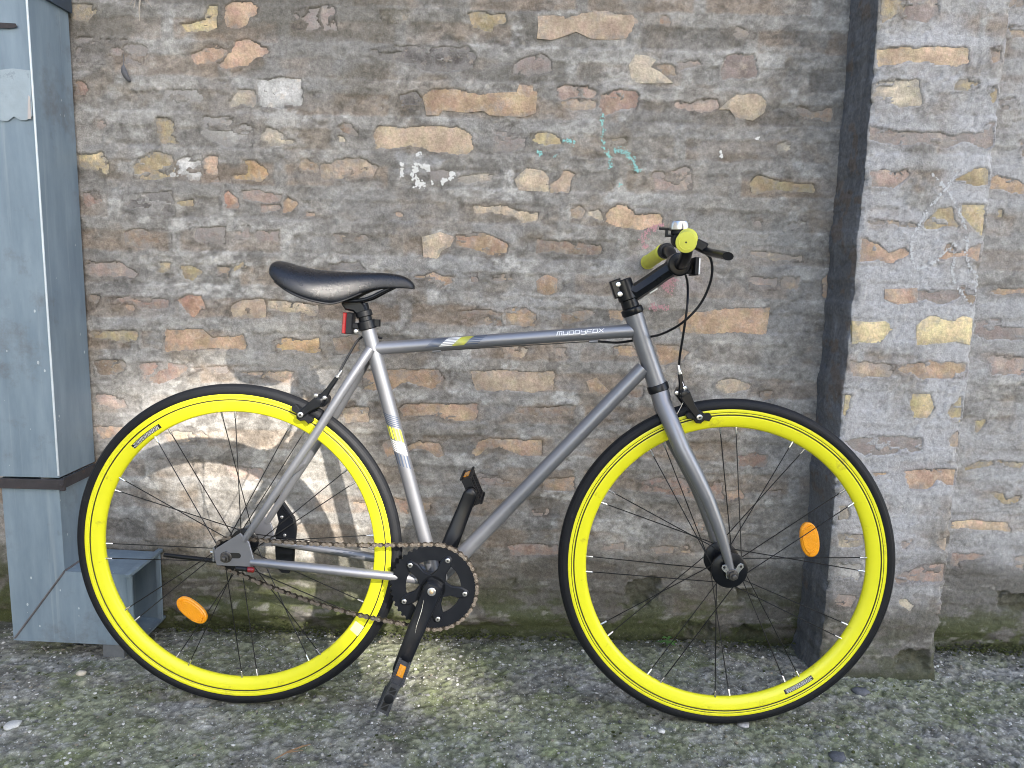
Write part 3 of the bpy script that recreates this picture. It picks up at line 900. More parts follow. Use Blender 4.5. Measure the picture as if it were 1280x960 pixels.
# horizontal trowel bands seen in the right half
C = lerp3(C, (.34, .335, .33), sstep(.52, .66, fbm(X, Z, .20, .08, 3021, 4, .6)) * .35)
def blot(C, X, Z, cx, cz, rx, rz, col, k, seed):
    d = 1 - np.hypot((X - cx) / rx, (Z - cz) / rz) + 1.3 * (fbm(X, Z, .03, .02, seed, 4, .65) - .5)
    return lerp3(C, col, sstep(.0, .35, d) * k)
for (cx, cz, rx, rz, col, k) in ((-.55, 1.24, .06, .03, (.46, .45, .43), .7), (-.24, 1.15, .06, .03, (.42, .42, .42), .6), (.35, .93, .10, .10, (.40, .37, .365), .5),
                                 (-.86, 1.05, .08, .02, (.50, .48, .45), .6), (-.90, 1.13, .05, .02, (.46, .45, .43), .6), (-.20, .92, .14, .03, (.36, .36, .36), .5),
                                 (.02, .83, .12, .03, (.36, .36, .36), .5), (.55, .80, .2, .03, (.36, .355, .35), .5), (.5, 1.0, .2, .06, (.33, .325, .31), .5),
                                 (-.58, .70, .18, .10, (.40, .385, .36), .5), (-.45, .45, .14, .10, (.36, .35, .32), .4)):
    C = blot(C, X, Z, cx, cz, rx, rz, col, k, 3100 + int(abs(cx) * 100))
C = damp(C, X, Z, 1)
C = lerp3(C, (.06, .07, .025), sstep(.5, .62, fbm(X, Z, .09, .035, 3031, 4, .65)) * sstep(.24, .12, Z) * sstep(-.1, -.5, X) * .7)
WP = [p for p in PATCH if p[0] == 'W']
lev = carve(h, C, X, Z, WP, wx_, wz_, 1)
# holes and the eroded foot
for poly, dep in (([(.285, .155), (.36, .165), (.355, .085), (.285, .09)], .022), ([(.555, .150), (.61, .155), (.60, .115), (.56, .115)], .018),
                  ([(.43, .05), (.50, .06), (.52, .02), (.44, .015)], .018), ([(.58, .045), (.63, .04), (.63, .01), (.57, .01)], .018),
                  ([(1.20, .155), (1.30, .15), (1.32, .10), (1.22, .105)], .016), ([(-.01, .15), (.02, .155), (.02, .13), (-.005, .13)], .006)):
    sl = np.s_[np.searchsorted(wx_, poly[0][0] - .05):np.searchsorted(wx_, poly[1][0] + .06), :]
    d = sdist(poly, X[sl] + .05 * (fbm(X[sl], Z[sl], .04, .03, 4001, 4, .65) - .5), Z[sl] + .045 * (fbm(X[sl], Z[sl], .04, .03, 4011, 4, .65) - .5))
    k = sstep(-.001, .010, d)
    h[sl] -= dep * k * (.6 + .8 * fbm(X[sl], Z[sl], .02, .012, 4021, 4, .6))
    C[sl] = lerp3(C[sl], (.075, .075, .05), k * .7)
foot = sstep(.05, .02, Z + .03 * (fbm(X, Z, .12, .05, 4031, 4, .6) - .5))
h -= .010 * foot * sstep(.35, .6, fbm(X, Z, .15, .08, 4041, 4, .6))
ledge = sstep(.075, .06, Z + .02 * (fbm(X, Z, .1, .05, 4051, 4, .6) - .5)) * sstep(.15, -.25, X) * sstep(-.86, -.80, X)
h += .012 * ledge * (1 - foot)
brick_wall = empty("brick_wall")
tag(brick_wall, "old brick wall smeared with grey mortar, mossy at its foot, behind the bicycle", "wall")
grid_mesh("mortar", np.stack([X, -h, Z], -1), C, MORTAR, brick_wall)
for (w, col, sm, poly), L in zip(WP, lev): brick_piece(brick_wall, poly, L, col, sm, 0.0)
def wall_h(x, z):
    i = int(np.clip(np.searchsorted(wx_, x), 1, len(wx_) - 1)); j = int(np.clip(np.searchsorted(wz_, z), 1, len(wz_) - 1))
    return float(max(h[i, j], h[i - 1, j], h[i, j - 1]))
# back and top of the wall so that it has its real thickness
MB().box((0, .20, 1.69), (13.9, .26, 3.38)).build("wall_core", simple("rough_render", (.2, .19, .18), .9), brick_wall, False)

# ------------------------------------------------------------------ brick pier
PX0, PX1, PY = .722, .987, -.142
pier = empty("brick_pier", loc=(0, 0, 0))
tag(pier, "projecting brick pier with pale mortar face and dark left side", "pillar")
qs = np.concatenate([np.arange(0, .142, .0036), .142 + np.arange(0, .265, .0033), .142 + .265 + np.arange(0, .1421, .0036)])
Q, ZQ = np.meshgrid(qs, wz_, indexing='ij')
side = np.where(Q < .142, 0, np.where(Q <= .407, 1, 2))
XF = np.where(side == 0, PX0, np.where(side == 1, PX0 + Q - .142, PX1))
wob = .012 * (fbm(Q * 0 + .3, ZQ, .3, .09, 5001, 4, .6) - .5)
YF = np.where(side == 0, .004 - Q * (.146 / .142), np.where(side == 1, PY, PY + (Q - .407) * (.146 / .142)))
ang = np.clip((Q - .142 + .008) / .016, 0, 1) * math.pi / 2 + np.clip((Q - .407 + .008) / .016, 0, 1) * math.pi / 2
NX, NY = -np.cos(ang), -np.sin(ang)
hp, zp, rp = relief(XF + Q, ZQ, 6001, .85)
cutc = np.exp(-((Q - .142) / .007) ** 2) + np.exp(-((Q - .407) / .007) ** 2)
hp -= cutc * (.003 + .010 * sstep(.5, .75, fbm(Q, ZQ, .05, .03, 5011, 4, .65)))
CP = mortar_colour(XF + Q, ZQ, 6001, hp, zp, rp)
CP = lerp3(CP, (.47, .47, .485), sstep(.22, .6, fbm(Q, ZQ, .16, .09, 5021, 5, .6)) * .85)
CP = damp(CP, XF, ZQ, 6001, .6)
PPm = [p for p in PATCH if p[0] == 'P']
front = np.where(side == 1)[0]
Xf = XF.copy(); Xf[side == 0] = PX0 - (.142 - Q[side == 0]) - .001; Xf[side == 2] = PX1 + (Q[side == 2] - .407) + .001
levp = carve(hp, CP, Xf, ZQ, PPm, Xf[:, 0], wz_, 6001)
# left flank: dark render and its shade, both painted into the colour
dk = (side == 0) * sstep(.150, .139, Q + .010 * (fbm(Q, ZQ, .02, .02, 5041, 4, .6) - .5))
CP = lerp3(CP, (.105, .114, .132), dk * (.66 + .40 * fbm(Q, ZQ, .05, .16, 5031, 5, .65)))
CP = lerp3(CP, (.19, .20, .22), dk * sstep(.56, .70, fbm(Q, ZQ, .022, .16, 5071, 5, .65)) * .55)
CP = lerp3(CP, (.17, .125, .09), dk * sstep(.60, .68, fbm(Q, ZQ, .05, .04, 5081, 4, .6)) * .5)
d = sdist([(.905, .065), (.965, .075), (.975, .015), (.895, .010)], Xf + .05 * (fbm(Q, ZQ, .04, .03, 5051, 4, .65) - .5), ZQ + .04 * (fbm(Q, ZQ, .04, .03, 5052, 4, .65) - .5))
hp -= .018 * sstep(-.002, .012, d) * (.5 + fbm(Q, ZQ, .02, .012, 5061, 4, .6))
CP = lerp3(CP, (.08, .08, .055), sstep(-.002, .012, d) * .7)
flare = sstep(.05, -.01, ZQ)
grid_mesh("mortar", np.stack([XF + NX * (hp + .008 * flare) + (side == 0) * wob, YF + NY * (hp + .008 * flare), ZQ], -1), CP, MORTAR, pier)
for (w, col, sm, poly), L in zip(PPm, levp):
    poly = [(min(max(a, PX0 + .006), PX1 - .006), b) for a, b in poly]
    brick_piece(pier, poly, L, col, sm, PY)
MB().box((.8545, -.054, 1.69), (.20, .110, 3.38)).build("pier_core", bpy.data.materials["rough_render"], pier, False)
def pier_h(x, z):
    j = int(np.clip(np.searchsorted(wz_, z), 1, len(wz_) - 1)); i = int(np.clip(np.searchsorted(Xf[:, 0], x), 1, len(qs) - 1))
    return float(max(hp[i, j], hp[i - 1, j], hp[i, j - 1]))

# ------------------------------------------------------------------ chalk and paint marks: flecks lying on the relief
STROKES = [
    ('teal', 0.008, [(0.182, 1.2705), (0.177, 1.2582), (0.1805, 1.2196), (0.187, 1.1968), (0.1989, 1.1758), (0.2054, 1.1528)]),
    ('teal', 0.01, [(0.1989, 1.1758), (0.2074, 1.1902), (0.2256, 1.1924), (0.2445, 1.1804), (0.2565, 1.1594), (0.2685, 1.14)]),
    ('teal', 0.01, [(0.0912, 1.214), (0.1171, 1.204)]),
    ('teal', 0.008, [(0.0316, 1.1861), (0.0447, 1.1793)]),
    ('teal', 0.006, [(0.0705, 1.1764), (0.0779, 1.1748)]),
    ('teal', 0.007, [(0.2177, 1.1245), (0.2274, 1.114)]),
    ('pink', 0.012, [(0.3315, 1.0279), (0.3041, 1.02), (0.283, 0.9975), (0.2935, 0.9739)]),
    ('pink', 0.03, [(0.3605, 0.9091), (0.3397, 0.8787)]),
    ('pink', 0.012, [(0.3079, 0.8405), (0.3535, 0.8341)]),
    ('white', 0.005, [(0.857, 1.1436), (0.8959, 1.1085), (0.9265, 1.0658), (0.9454, 1.0297), (0.9506, 1.0005), (0.9544, 0.9673), (0.9667, 0.9416), (0.9806, 0.9345), (0.9851, 0.9122), (0.9805, 0.8708), (0.9707, 0.8743), (0.9493, 0.8964), (0.9341, 0.9147), (0.9271, 0.9332), (0.9279, 0.9704), (0.9269, 0.9962), (0.9099, 0.981), (0.8901, 0.9565), (0.8724, 0.9467), (0.8526, 0.9388), (0.8419, 0.9516), (0.8345, 0.9866), (0.836, 1.0087), (0.8511, 1.0421), (0.8664, 1.0734), (0.8959, 1.1085), (0.902, 1.1195), (0.9145, 1.1396), (0.9282, 1.1488)]),
    ('paint', 0.006, [(-0.2767, 1.1527), (-0.2775, 1.137), (-0.2784, 1.1191)]),
    ('paint', 0.009, [(-0.2418, 1.1758), (-0.2385, 1.1692)]),
    ('paint', 0.01, [(-0.2407, 1.1513), (-0.2489, 1.1332), (-0.2474, 1.1153), (-0.2381, 1.1043), (-0.2243, 1.1069)]),
    ('paint', 0.007, [(-0.2338, 1.1448), (-0.22, 1.1473), (-0.2153, 1.1349)]),
    ('paint', 0.01, [(-0.1859, 1.1114), (-0.1713, 1.1194), (-0.1576, 1.1345)]),
    ('paint', 0.006, [(-0.2105, 1.114), (-0.2081, 1.105)]),
    ('paint', 0.007, [(0.5302, 1.2268), (0.5314, 1.2224)]),
    ('paint', 0.005, [(0.4512, 1.1963), (0.4549, 1.1809)]),
]
marks = {}
for (nm, w, pts) in STROKES:
    on_pier = nm == 'white'
    mb = marks.setdefault(nm, MB())
    for (a, b) in zip(pts[:-1], pts[1:]):
        L = math.hypot(b[0] - a[0], b[1] - a[1])
        dens = {'teal': 60000, 'pink': 60000, 'white': 75000, 'paint': 110000}[nm]
        for _ in range(max(3, int(L * w * dens * 4))):
            t = random.random()
            g = random.gauss(0, .32) * w
            x = a[0] + (b[0] - a[0]) * t + random.uniform(-.5, .5) * .002 - (b[1] - a[1]) / L * g
            z = a[1] + (b[1] - a[1]) * t + (b[0] - a[0]) / L * g
            if vnoise(np.array(x), np.array(z), .006, .006, 77) < (.22 if nm == 'paint' else .34): continue
            s = random.uniform(.0006, .0018) * (1.6 if nm == 'paint' else 1.1)
            y = (PY - pier_h(x, z)) if on_pier else -wall_h(x, z)
            y -= .0007
            q = random.uniform(0, 3)
            c, sn = math.cos(q) * s, math.sin(q) * s
            mb.add([(x + c, y, z + sn), (x - sn * 1.3, y - .0003, z + c), (x - c, y, z - sn), (x + sn, y - .0002, z - c * 1.2)], [(0, 1, 2, 3)])
for nm, (pn, mt) in dict(teal=("chalk_mark", CHALKT), pink=("chalk_mark", CHALKP), white=("chalk_mark", CHALKW), paint=("paint_splash", PAINTW)).items():
    o = marks[nm].build(pn, mt, pier if nm == 'white' else brick_wall, False)
    o["kind"] = "stuff"
    o["label"] = dict(teal="turquoise chalk scrawl", pink="faint pink chalk smear", white="white looping chalk outline", paint="white paint splashes")[nm]

# grey lump and the root tuft on the wall
lm = MB().tube([(-.905, -.010, 1.352), (-.9035, -.014, 1.345), (-.901, -.017, 1.335), (-.897, -.017, 1.325), (-.8925, -.013, 1.317), (-.891, -.010, 1.315)], [.001, .0045, .0068, .006, .004, .001], 10)
lm.tube([(-.9045, -.009, 1.375), (-.905, -.010, 1.36), (-.905, -.011, 1.35)], .0007, 5)
o = lm.build("mortar_lump", simple("grey_lump", (.11, .11, .12), .8, 0, .9, 160, .5))
tag(o, "small dark grey lump clinging to the wall beside the duct", "lump")
rt = MB()
rt.tube([(-.8605, -.006, 1.50), (-.8615, -.011, 1.485), (-.864, -.011, 1.465), (-.8646, -.009, 1.445)], [.0022, .0018, .0014, .0006], 6)
for a, b in ((-.885, 1.480), (-.877, 1.472), (-.845, 1.482), (-.836, 1.475)):
    rt.tube([(-.8605, -.006, 1.502), ((a - .8605) / 2, -.013, 1.494), (a, -.008, b)], [.0015, .0011, .0005], 5)
o = rt.build("rootlet", simple("pale_root", (.42, .37, .31), .8, 0, .3, 200, .3))
tag(o, "pale thin rootlet growing out of the wall at its upper left", "root")

# ------------------------------------------------------------------ air duct
duct = empty("air_duct", loc=(-1.09, -.08, 0))
tag(duct, "blue grey sheet metal air duct with rusty strap and open elbow outlet", "duct")
def dpart(mb, name, mat, **k):
    o = mb.build(name, mat, None, **k)
    for v in o.data.vertices: v.co -= Vector((-1.09, -.08, 0))
    o.parent = duct
    return o
DX0, DX1, DYF, DYB = -1.157, -1.0215, -.160, -.014
def sheet(mb, p00, p10, p11, p01, nu=10, nv=40, wob_=.0012, sd=1):
    p00, p10, p11, p01 = map(Vector, (p00, p10, p11, p01))
    nrm = (p10 - p00).cross(p01 - p00).normalized()
    v, f = [], []
    for j in range(nv + 1):
        for i in range(nu + 1):
            s, t = i / nu, j / nv
            p = p00.lerp(p10, s).lerp(p01.lerp(p11, s), t)
            a = (float(fbm(np.array(p.x + p.y), np.array(p.z), .12, .22, 7001 + sd, 3)) - .5) * 2
            k = min(1, 4 * s * (1 - s) * 2) * min(1, 4 * t * (1 - t) * 3)
            v.append(p + nrm * a * wob_ * 2.2 * k)
    for j in range(nv):
        for i in range(nu):
            b = j * (nu + 1) + i
            f.append((b, b + 1, b + nu + 2, b + nu + 1))
    mb.add(v, f)
m = MB()
sheet(m, (DX0, DYF, .430), (DX1, DYF, .430), (DX1, DYF, 3.3), (DX0, DYF, 3.3), 10, 90, .0014, 1)
dpart(m, "front_panel", DUCT)
m = MB()
sheet(m, (DX1, DYF, .430), (DX1, DYB, .430), (DX1, DYB, 3.3), (DX1, DYF, 3.3), 8, 90, .0014, 2)
sheet(m, (DX0, DYB, .430), (DX0, DYF, .430), (DX0, DYF, 3.3), (DX0, DYB, 3.3), 4, 30, .0005, 3)
dpart(m, "side_panel", DUCT)
m = MB().tube([(DX1 - .0008, DYF - .0006, z) for z in np.linspace(.435, 3.3, 60)], .0023, 8)
dpart(m, "corner_seam", DUCTB)
# lower length below the strap, slightly narrower, running into the mitred elbow
EX = -.876
lx0, lx1, lyf = DX0 + .002, DX1 - .0035, DYF + .003
et, eb = .208, .036
m = MB()
sheet(m, (lx0, lyf, eb), (lx1, lyf, et), (lx1, lyf, .425), (lx0, lyf, .425), 8, 20, .001, 4)
sheet(m, (lx1, lyf, et), (lx1, DYB, et), (lx1, DYB, .425), (lx1, lyf, .425), 6, 14, .001, 5)
sheet(m, (lx0, DYB, eb), (lx0, lyf, eb), (lx0, lyf, .425), (lx0, DYB, .425), 4, 10, .0005, 6)
dpart(m, "lower_section", DUCT)
m = MB()
sheet(m, (lx0, lyf - .0004, eb), (EX, lyf - .0004, eb - .006), (EX, lyf - .0004, et - .004), (lx1, lyf - .0004, et), 14, 8, .001, 7)
sheet(m, (lx1, lyf, et), (EX, lyf, et - .004), (EX, DYB, et - .004), (lx1, DYB, et), 8, 6, .0014, 8)
sheet(m, (lx0, DYB, eb), (EX, DYB, eb - .006), (EX, lyf, eb - .006), (lx0, lyf, eb), 8, 6, .0008, 9)
sheet(m, (EX, DYB, eb - .006), (lx0, DYB, eb), (lx1, DYB, et), (EX, DYB, et - .004), 8, 6, .0006, 10)
dpart(m, "elbow", DUCT)
m = MB().tube([Vector((lx0 + .004, lyf - .002, eb + .006)).lerp(Vector((lx1, lyf - .002, et)), t) for t in np.linspace(0, 1, 12)], .0022, 8)
m.tube([(lx1, lyf, et + .001), (lx1, DYB, et + .001)], .0026, 8)
dpart(m, "mitre_seam", simple("grimy_seam", (.14, .13, .135), .7, .2, .4, 200, .4))
m = MB()
for (c, dd) in (((EX, (lyf + DYB) / 2, et - .003), (.012, .166, .007)), ((EX, (lyf + DYB) / 2, eb - .007), (.012, .166, .006)),
                ((EX, lyf - .001, (et + eb) / 2 - .005), (.012, .006, et - eb + .002)), ((EX, DYB - .005, (et + eb) / 2 - .005), (.012, .006, et - eb + .002))):
    m.box(c, dd, bev=.001)
dpart(m, "outlet_flange", DUCT)
m = MB().box((-.925, -.148, .013), (.05, .012, .034), bev=.001)
dpart(m, "foot_bracket", GRIME2)
m = MB()
m.box(((DX0 + DX1) / 2 - .003, DYF - .0035, .4150), (DX1 - DX0 + .030, .004, .023), bev=.0008)
m.box((DX1 + .0045, (DYF + DYB) / 2 + .0, .4150), (.004, .150, .023), bev=.0008)
dpart(m, "strap", RUST)
m = MB().box((DX1 + .010, DYF - .005, .4150), (.010, .010, .026), bev=.0012)
m.cyl((DX1 + .010, DYF - .009, .415), (DX1 + .010, DYF - .013, .415), .004, 10)
dpart(m, "strap_clip", RUST)
m = MB()
m.box(((DX0 + DX1) / 2, DYF - .004, 1.482), (DX1 - DX0 + .012, .006, .048), bev=.001)
m.box((DX1 + .004, (DYF + DYB) / 2, 1.482), (.006, .155, .048), bev=.001)
dpart(m, "upper_collar", simple("dark_blue_collar", (.05, .075, .11), .5, .3, .2, 100, .3, dirt=(.12, .08, .06), dscale=30, dthr=.6))
# flaking pale patch and sticker scrap on the front
def flake(pts, name, mat):
    y_ = DYF - (.0050 if name == 'sticker_scrap' else .0034)
    dpart(MB().prism(pts, y_, y_ + .0010), name, mat)
random.seed(3)
low = [(-1.155 + .013 * i, 1.2035 + random.uniform(-.006, .006)) for i in range(11)]
flake(low + [(-1.0235, 1.300), (-1.06, 1.303), (-1.09, 1.299), (-1.12, 1.304), (-1.155, 1.302)], "paint_patch", DUCTP)
flake([(-1.0345, 1.203), (-1.027, 1.203), (-1.0265, 1.247), (-1.030, 1.250)], "sticker_scrap", simple("faded_scrap", (.48, .44, .42), .7))
flake([(-1.155, 1.392), (-1.10, 1.393), (-1.047, 1.391), (-1.044, 1.384), (-1.062, 1.381), (-1.155, 1.384)], "rust_scab", RUST)

# ------------------------------------------------------------------ bicycle
bike = empty("bicycle")
A_ = Vector((0.99971122, -0.02403062, 0.0)); V_ = Vector((0.00114295, 0.04754845, 0.99886828)); S_ = Vector((0.02400342, 0.99857983, -0.04756219))
MBk = Matrix((A_, S_, V_)).transposed().to_4x4()
MBk.translation = Vector((-.56602324, -.32388431, -.001))
bike.matrix_world = MBk
tag(bike, "grey single speed bicycle with bright yellow rims leaning on the brick wall", "bicycle")
def part(mb, name, mat, parent=None, **k):
    return mb.build(name, mat, parent or bike, **k)
RW = .339

def wheel(ux, front):
    w = empty("wheel", bike, (ux, 0, RW))
    # tyre: outer casing with three shallow grooves, beads inside the rim
    prof, mi = [], []
    cr, rr = .3252, .0136
    for a in np.linspace(-118, 118, 49):
        t = rad(a)
        r = rr
        for g in (-34, -17, 17, 34, -64, 64):
            if abs(a - g) < 2.6: r -= .0007
        prof.append((cr + r * math.cos(t), r * math.sin(t)))
    part(MB().lathe(prof, 180), "tyre", RUBBER, w, angle=60)
    rp_ = [(.3190, -.0112), (.3178, -.0118), (.3160, -.0118), (.3125, -.0118), (.3118, -.0113), (.3111, -.0118), (.3083, -.0118), (.3069, -.0104), (.3055, -.0117), (.3030, -.0114),
           (.2960, -.0104), (.2900, -.0090), (.2850, -.0068), (.2822, -.0040), (.2812, 0.0)]
    rp_ = rp_ + [(r, -y) for r, y in rp_[-2::-1]]
    mis = [0] * len(rp_)
    for i in range(len(rp_) - 1):
        if {rp_[i][0], rp_[i + 1][0]} & {.3069} or (front and {rp_[i][0], rp_[i + 1][0]} & {.3118}): mis[i] = 1
    part(MB().lathe(rp_, 180, mis), "rim", [YEL, GROOVE], w, angle=50)
    # hub
    hb = MB()
    fl = .036 if front else .029
    fs = .034
    if front:
        hb.lathe([(.006, -.050), (.010, -.048), (.013, -.040), (fl - .004, -.0385), (fl, -.0365), (fl, -.0325), (fl - .003, -.031), (.017, -.029), (.0155, -.02), (.0155, .02), (.017, .029), (fl - .003, .031), (fl, .0325),
                  (fl, .0365), (fl - .004, .0385), (.013, .040), (.010, .048), (.006, .050)], 48)
    else:
        hb.lathe([(.006, -.056), (.012, -.055), (.016, -.040), (fl - .003, -.036), (fl, -.0345), (fl, -.031), (fl - .003, -.029), (.017, -.027), (.0155, -.02), (.0155, .02), (.017, .027), (fl - .003, .029), (fl, .031),
                  (fl, .0345), (fl - .003, .036), (.016, .042), (.010, .055), (.006, .056)], 48)
    part(hb, "hub", BLACK, w)
    phi0 = 2.0 if front else 4.0
    for k in range(12):
        th = phi0 + 30 * k
        sg = -52 if k % 2 == 1 else 52
        for q in (-1, 1):
            t = rad(th + 3.1 * q)
            near = -1 if (q * sg > 0) else 1
            te = rad(th + sg * (1 if q * sg > 0 else .82))
            a = Vector(((fl - .005) * math.cos(te), near * fs * (1.08 if q > 0 else .95), (fl - .005) * math.sin(te)))
            b = Vector((.2835 * math.cos(t), near * .0022, .2835 * math.sin(t)))
            part(MB().tube([a, a.lerp(b, .5), b], .00108, 6), "spoke", SPOKE, w)
            c = a.lerp(b, 1 - .016 / (b - a).length)
            part(MB().tube([c, c.lerp(b, .1), c.lerp(b, .9), b], [.0013, .0021, .0021, .0024], 8), "nipple", SILV, w)
    # axle hardware on both sides
    for sgn in (-1, 1):
        ax = MB()
        e = .062 if front else .068
        ax.cyl((0, sgn * (e - .003), 0), (0, sgn * (e + .001), 0), .0115, 20)
        ax.tube([(0, sgn * e, 0), (0, sgn * (e + .009), 0)], .0088, 6)
        ax.cyl((0, sgn * e, 0), (0, sgn * (e + .016), 0), .0047, 14)
        part(ax, "axle_nut", GRIME, w)
    # spoke reflector
    if front: rc, rot, la, lb = Vector((1.1636 - ux, .004, .3961 - RW)), rad(-78), .036, .0185
    else: rc, rot, la, lb = Vector((-.1014, .004, .1983 - RW)), rad(-38), .037, .0185
    pl = []
    for i in range(32):
        t = 2 * math.pi * i / 32
        x, z = la * math.copysign(abs(math.cos(t)) ** .85, math.cos(t)), lb * math.copysign(abs(math.sin(t)) ** .9, math.sin(t))
        pl.append((rc.x + x * math.cos(rot) - z * math.sin(rot), rc.z + x * math.sin(rot) + z * math.cos(rot)))
    rf = MB().prism(pl, -.004, .006, 0, .002)
    pl2 = [(rc.x + (p[0] - rc.x) * .82, rc.z + (p[1] - rc.z) * .78) for p in pl]
    rf.prism(pl2, -.0058, -.002, 0, .001)
    ex, ez = math.cos(rot), math.sin(rot)
    for sg in (-1, 1):
        rf.box((rc.x + sg * ex * la * .74, -.0058, rc.z + sg * ez * la * .74), (.013, .003, .004), rot=Matrix.Rotation(-rot + 1.2, 3, 'Y'))
    part(rf, "spoke_reflector", AMBER, w)
    # printed label on the rim flank: follows the cone of the rim
    if front: a0, a1 = math.atan2(.0843 - RW, 1.1267 - ux), math.atan2(.1141 - RW, 1.1829 - ux)
    else: a0, a1 = math.atan2(.5464 - RW, -.2169), math.atan2(.5879 - RW, -.1549)
    a0, a1 = min(a0, a1), max(a0, a1)
    def strip(mb, r0, r1, b0, b1, lift, n=14):
        def yy(r): return -float(np.interp(r, [.2850, .2900, .2960, .3030], [.0068, .0090, .0104, .0114])) - lift
        v, f = [], []
        for i in range(n + 1):
            a = b0 + (b1 - b0) * i / n
            for r in (r0, r1): v.append((r * math.cos(a), yy(r), r * math.sin(a)))
        for i in range(n): f.append((2 * i, 2 * i + 1, 2 * i + 3, 2 * i + 2))
        mb.add(v, f)
    lo_, hi_ = (.2893, .2985)
    d_ = MB(); strip(d_, lo_, hi_, a0, a1, .0005)
    part(d_, "rim_label", DECK, w)
    tx = MB(); rs = random.Random(5)
    for row in range(4):
        r0 = lo_ + .0011 + row * .0019
        a = a0 + (a1 - a0) * .06
        while a < a0 + (a1 - a0) * .93:
            da = (a1 - a0) * rs.uniform(.02, .07)
            strip(tx, r0, r0 + .0009, a, a + da, .0008, 2)
            a += da + (a1 - a0) * .014
    part(tx, "label_print", WHITE, w)
    return w
rear = wheel(0.0, False)
frontw = wheel(.9976, True)
# pale sticker near the lower right of the rear rim
st_ = MB(); t0 = math.atan2(.175 - RW, .249)
v = [(r * math.cos(a), -y, r * math.sin(a)) for a in (t0 - .035, t0, t0 + .045) for (r, y) in ((.286, .0083), (.2985, .0112), (.307, .0122))]
st_.add(v, [(0, 1, 4, 3), (1, 2, 5, 4), (3, 4, 7, 6), (4, 5, 8, 7)])
part(st_, "sticker", CREAMS, rear)
# rear sprocket
sp = MB()
pl = []
for i in range(16 * 4):
    t = 2 * math.pi * i / 64
    r = .0345 if i % 4 in (1, 2) else .0305
    pl.append((r * math.cos(t), r * math.sin(t)))
sp.prism(pl, -.0465, -.0435, 0, .0005)
sp.lathe([(.010, -.056), (.018, -.056), (.021, -.052), (.021, -.040), (.010, -.040)], 32)
part(sp, "sprocket", BLACK, rear)

# frame tubes
def ftube(name, path, r, n=28, **k):
    return part(MB().tube(path, r, n, **k), name, FRAME)
HD = Vector((.0535, 0, -.137)).normalized()             # head axis, downwards
HT, HBm = Vector((.7905, 0, .840)), Vector((.8445, 0, .6985))
def lin(a, b, k=8): return [Vector(a).lerp(Vector(b), i / (k - 1)) for i in range(k)]
ftube("head_tube", lin(HT, HBm), [.0190, .0182, .0178, .0176, .0176, .0178, .0182, .0192], 36)
ftube("top_tube", lin((.283, 0, .757), (.795, 0, .807), 12), [.0132, .0130] + [.0127] * 8 + [.0131, .0142])
ftube("down_tube", lin((.815, 0, .733), (.414, 0, .285), 12), .0152, 32)
ftube("seat_tube", lin((.2640, 0, .800), (.4085, 0, .287), 12), .0146, 30)
MBc = MB().cyl((.409, -.036, .284), (.409, .036, .284), .0205, 32, .002)
part(MBc, "bottom_bracket_shell", FRAME)
for sg in (-1, 1):
    ftube("seat_stay", [(.2735, sg * .013, .756), (.262, sg * .020, .737), (.225, sg * .036, .675), (.175, sg * .046, .591), (.105, sg * .057, .482), (.0420, sg * .0635, .3835), (.0350, sg * .0640, .3720)], [.0096, .0096, .0092, .0088, .0080, .0070, .0060], 18)
    ftube("chain_stay", [(.048, sg * .0635, .3295), (.075, sg * .0625, .328), (.184, sg * .056, .3183), (.27, sg * .048, .309), (.3106, sg * .044, .3052), (.345, sg * .036, .300), (.405, sg * .024, .289)], [.0070, .0085, .0094, .0096, .0088, .0095, .0100], 18)
    dp = [(.0279, .388), (.0453, .3708), (.0565, .3290), (.0480, .3203), (-.0194, .321), (-.0271, .3469), (-.0206, .3553)]
    y0 = -.0665 if sg < 0 else .0615
    o = part(MB().prism(dp, y0, y0 + .005, 0, .0008), "dropout", FRAME)
    slot = []
    for i in range(9): slot.append((-.006 - .0055 * math.sin(math.pi * i / 8), .3425 - .0055 * math.cos(math.pi * i / 8)))
    for i in range(9): slot.append((.024 + .0055 * math.sin(math.pi * i / 8), .3425 + .0055 * math.cos(math.pi * i / 8)))
    ys = y0 - .0004 if sg < 0 else y0 + .0053
    part(MB().prism(slot, ys, ys + .0005), "axle_slot", DECK, o)
    yb = sg * .064
    tb = MB().cyl((-.033, yb, .3475), (-.012, yb, .3440), .0025, 12)
    tb.box((-.0245, yb, .345), (.003, .014, .030), bev=.0008)
    part(tb, "chain_tensioner", SILV, o)
part(MB().cyl((.118, -.052, .505), (.118, .052, .505), .006, 16), "stay_bridge", FRAME)
# cable guides under the top tube
for (a, b) in (((.395, 0, .7545), (.412, 0, .7565)), ((.706, 0, .7825), (.723, 0, .784))):
    part(MB().tube([a, b], .0034, 10), "cable_guide", FRAME)

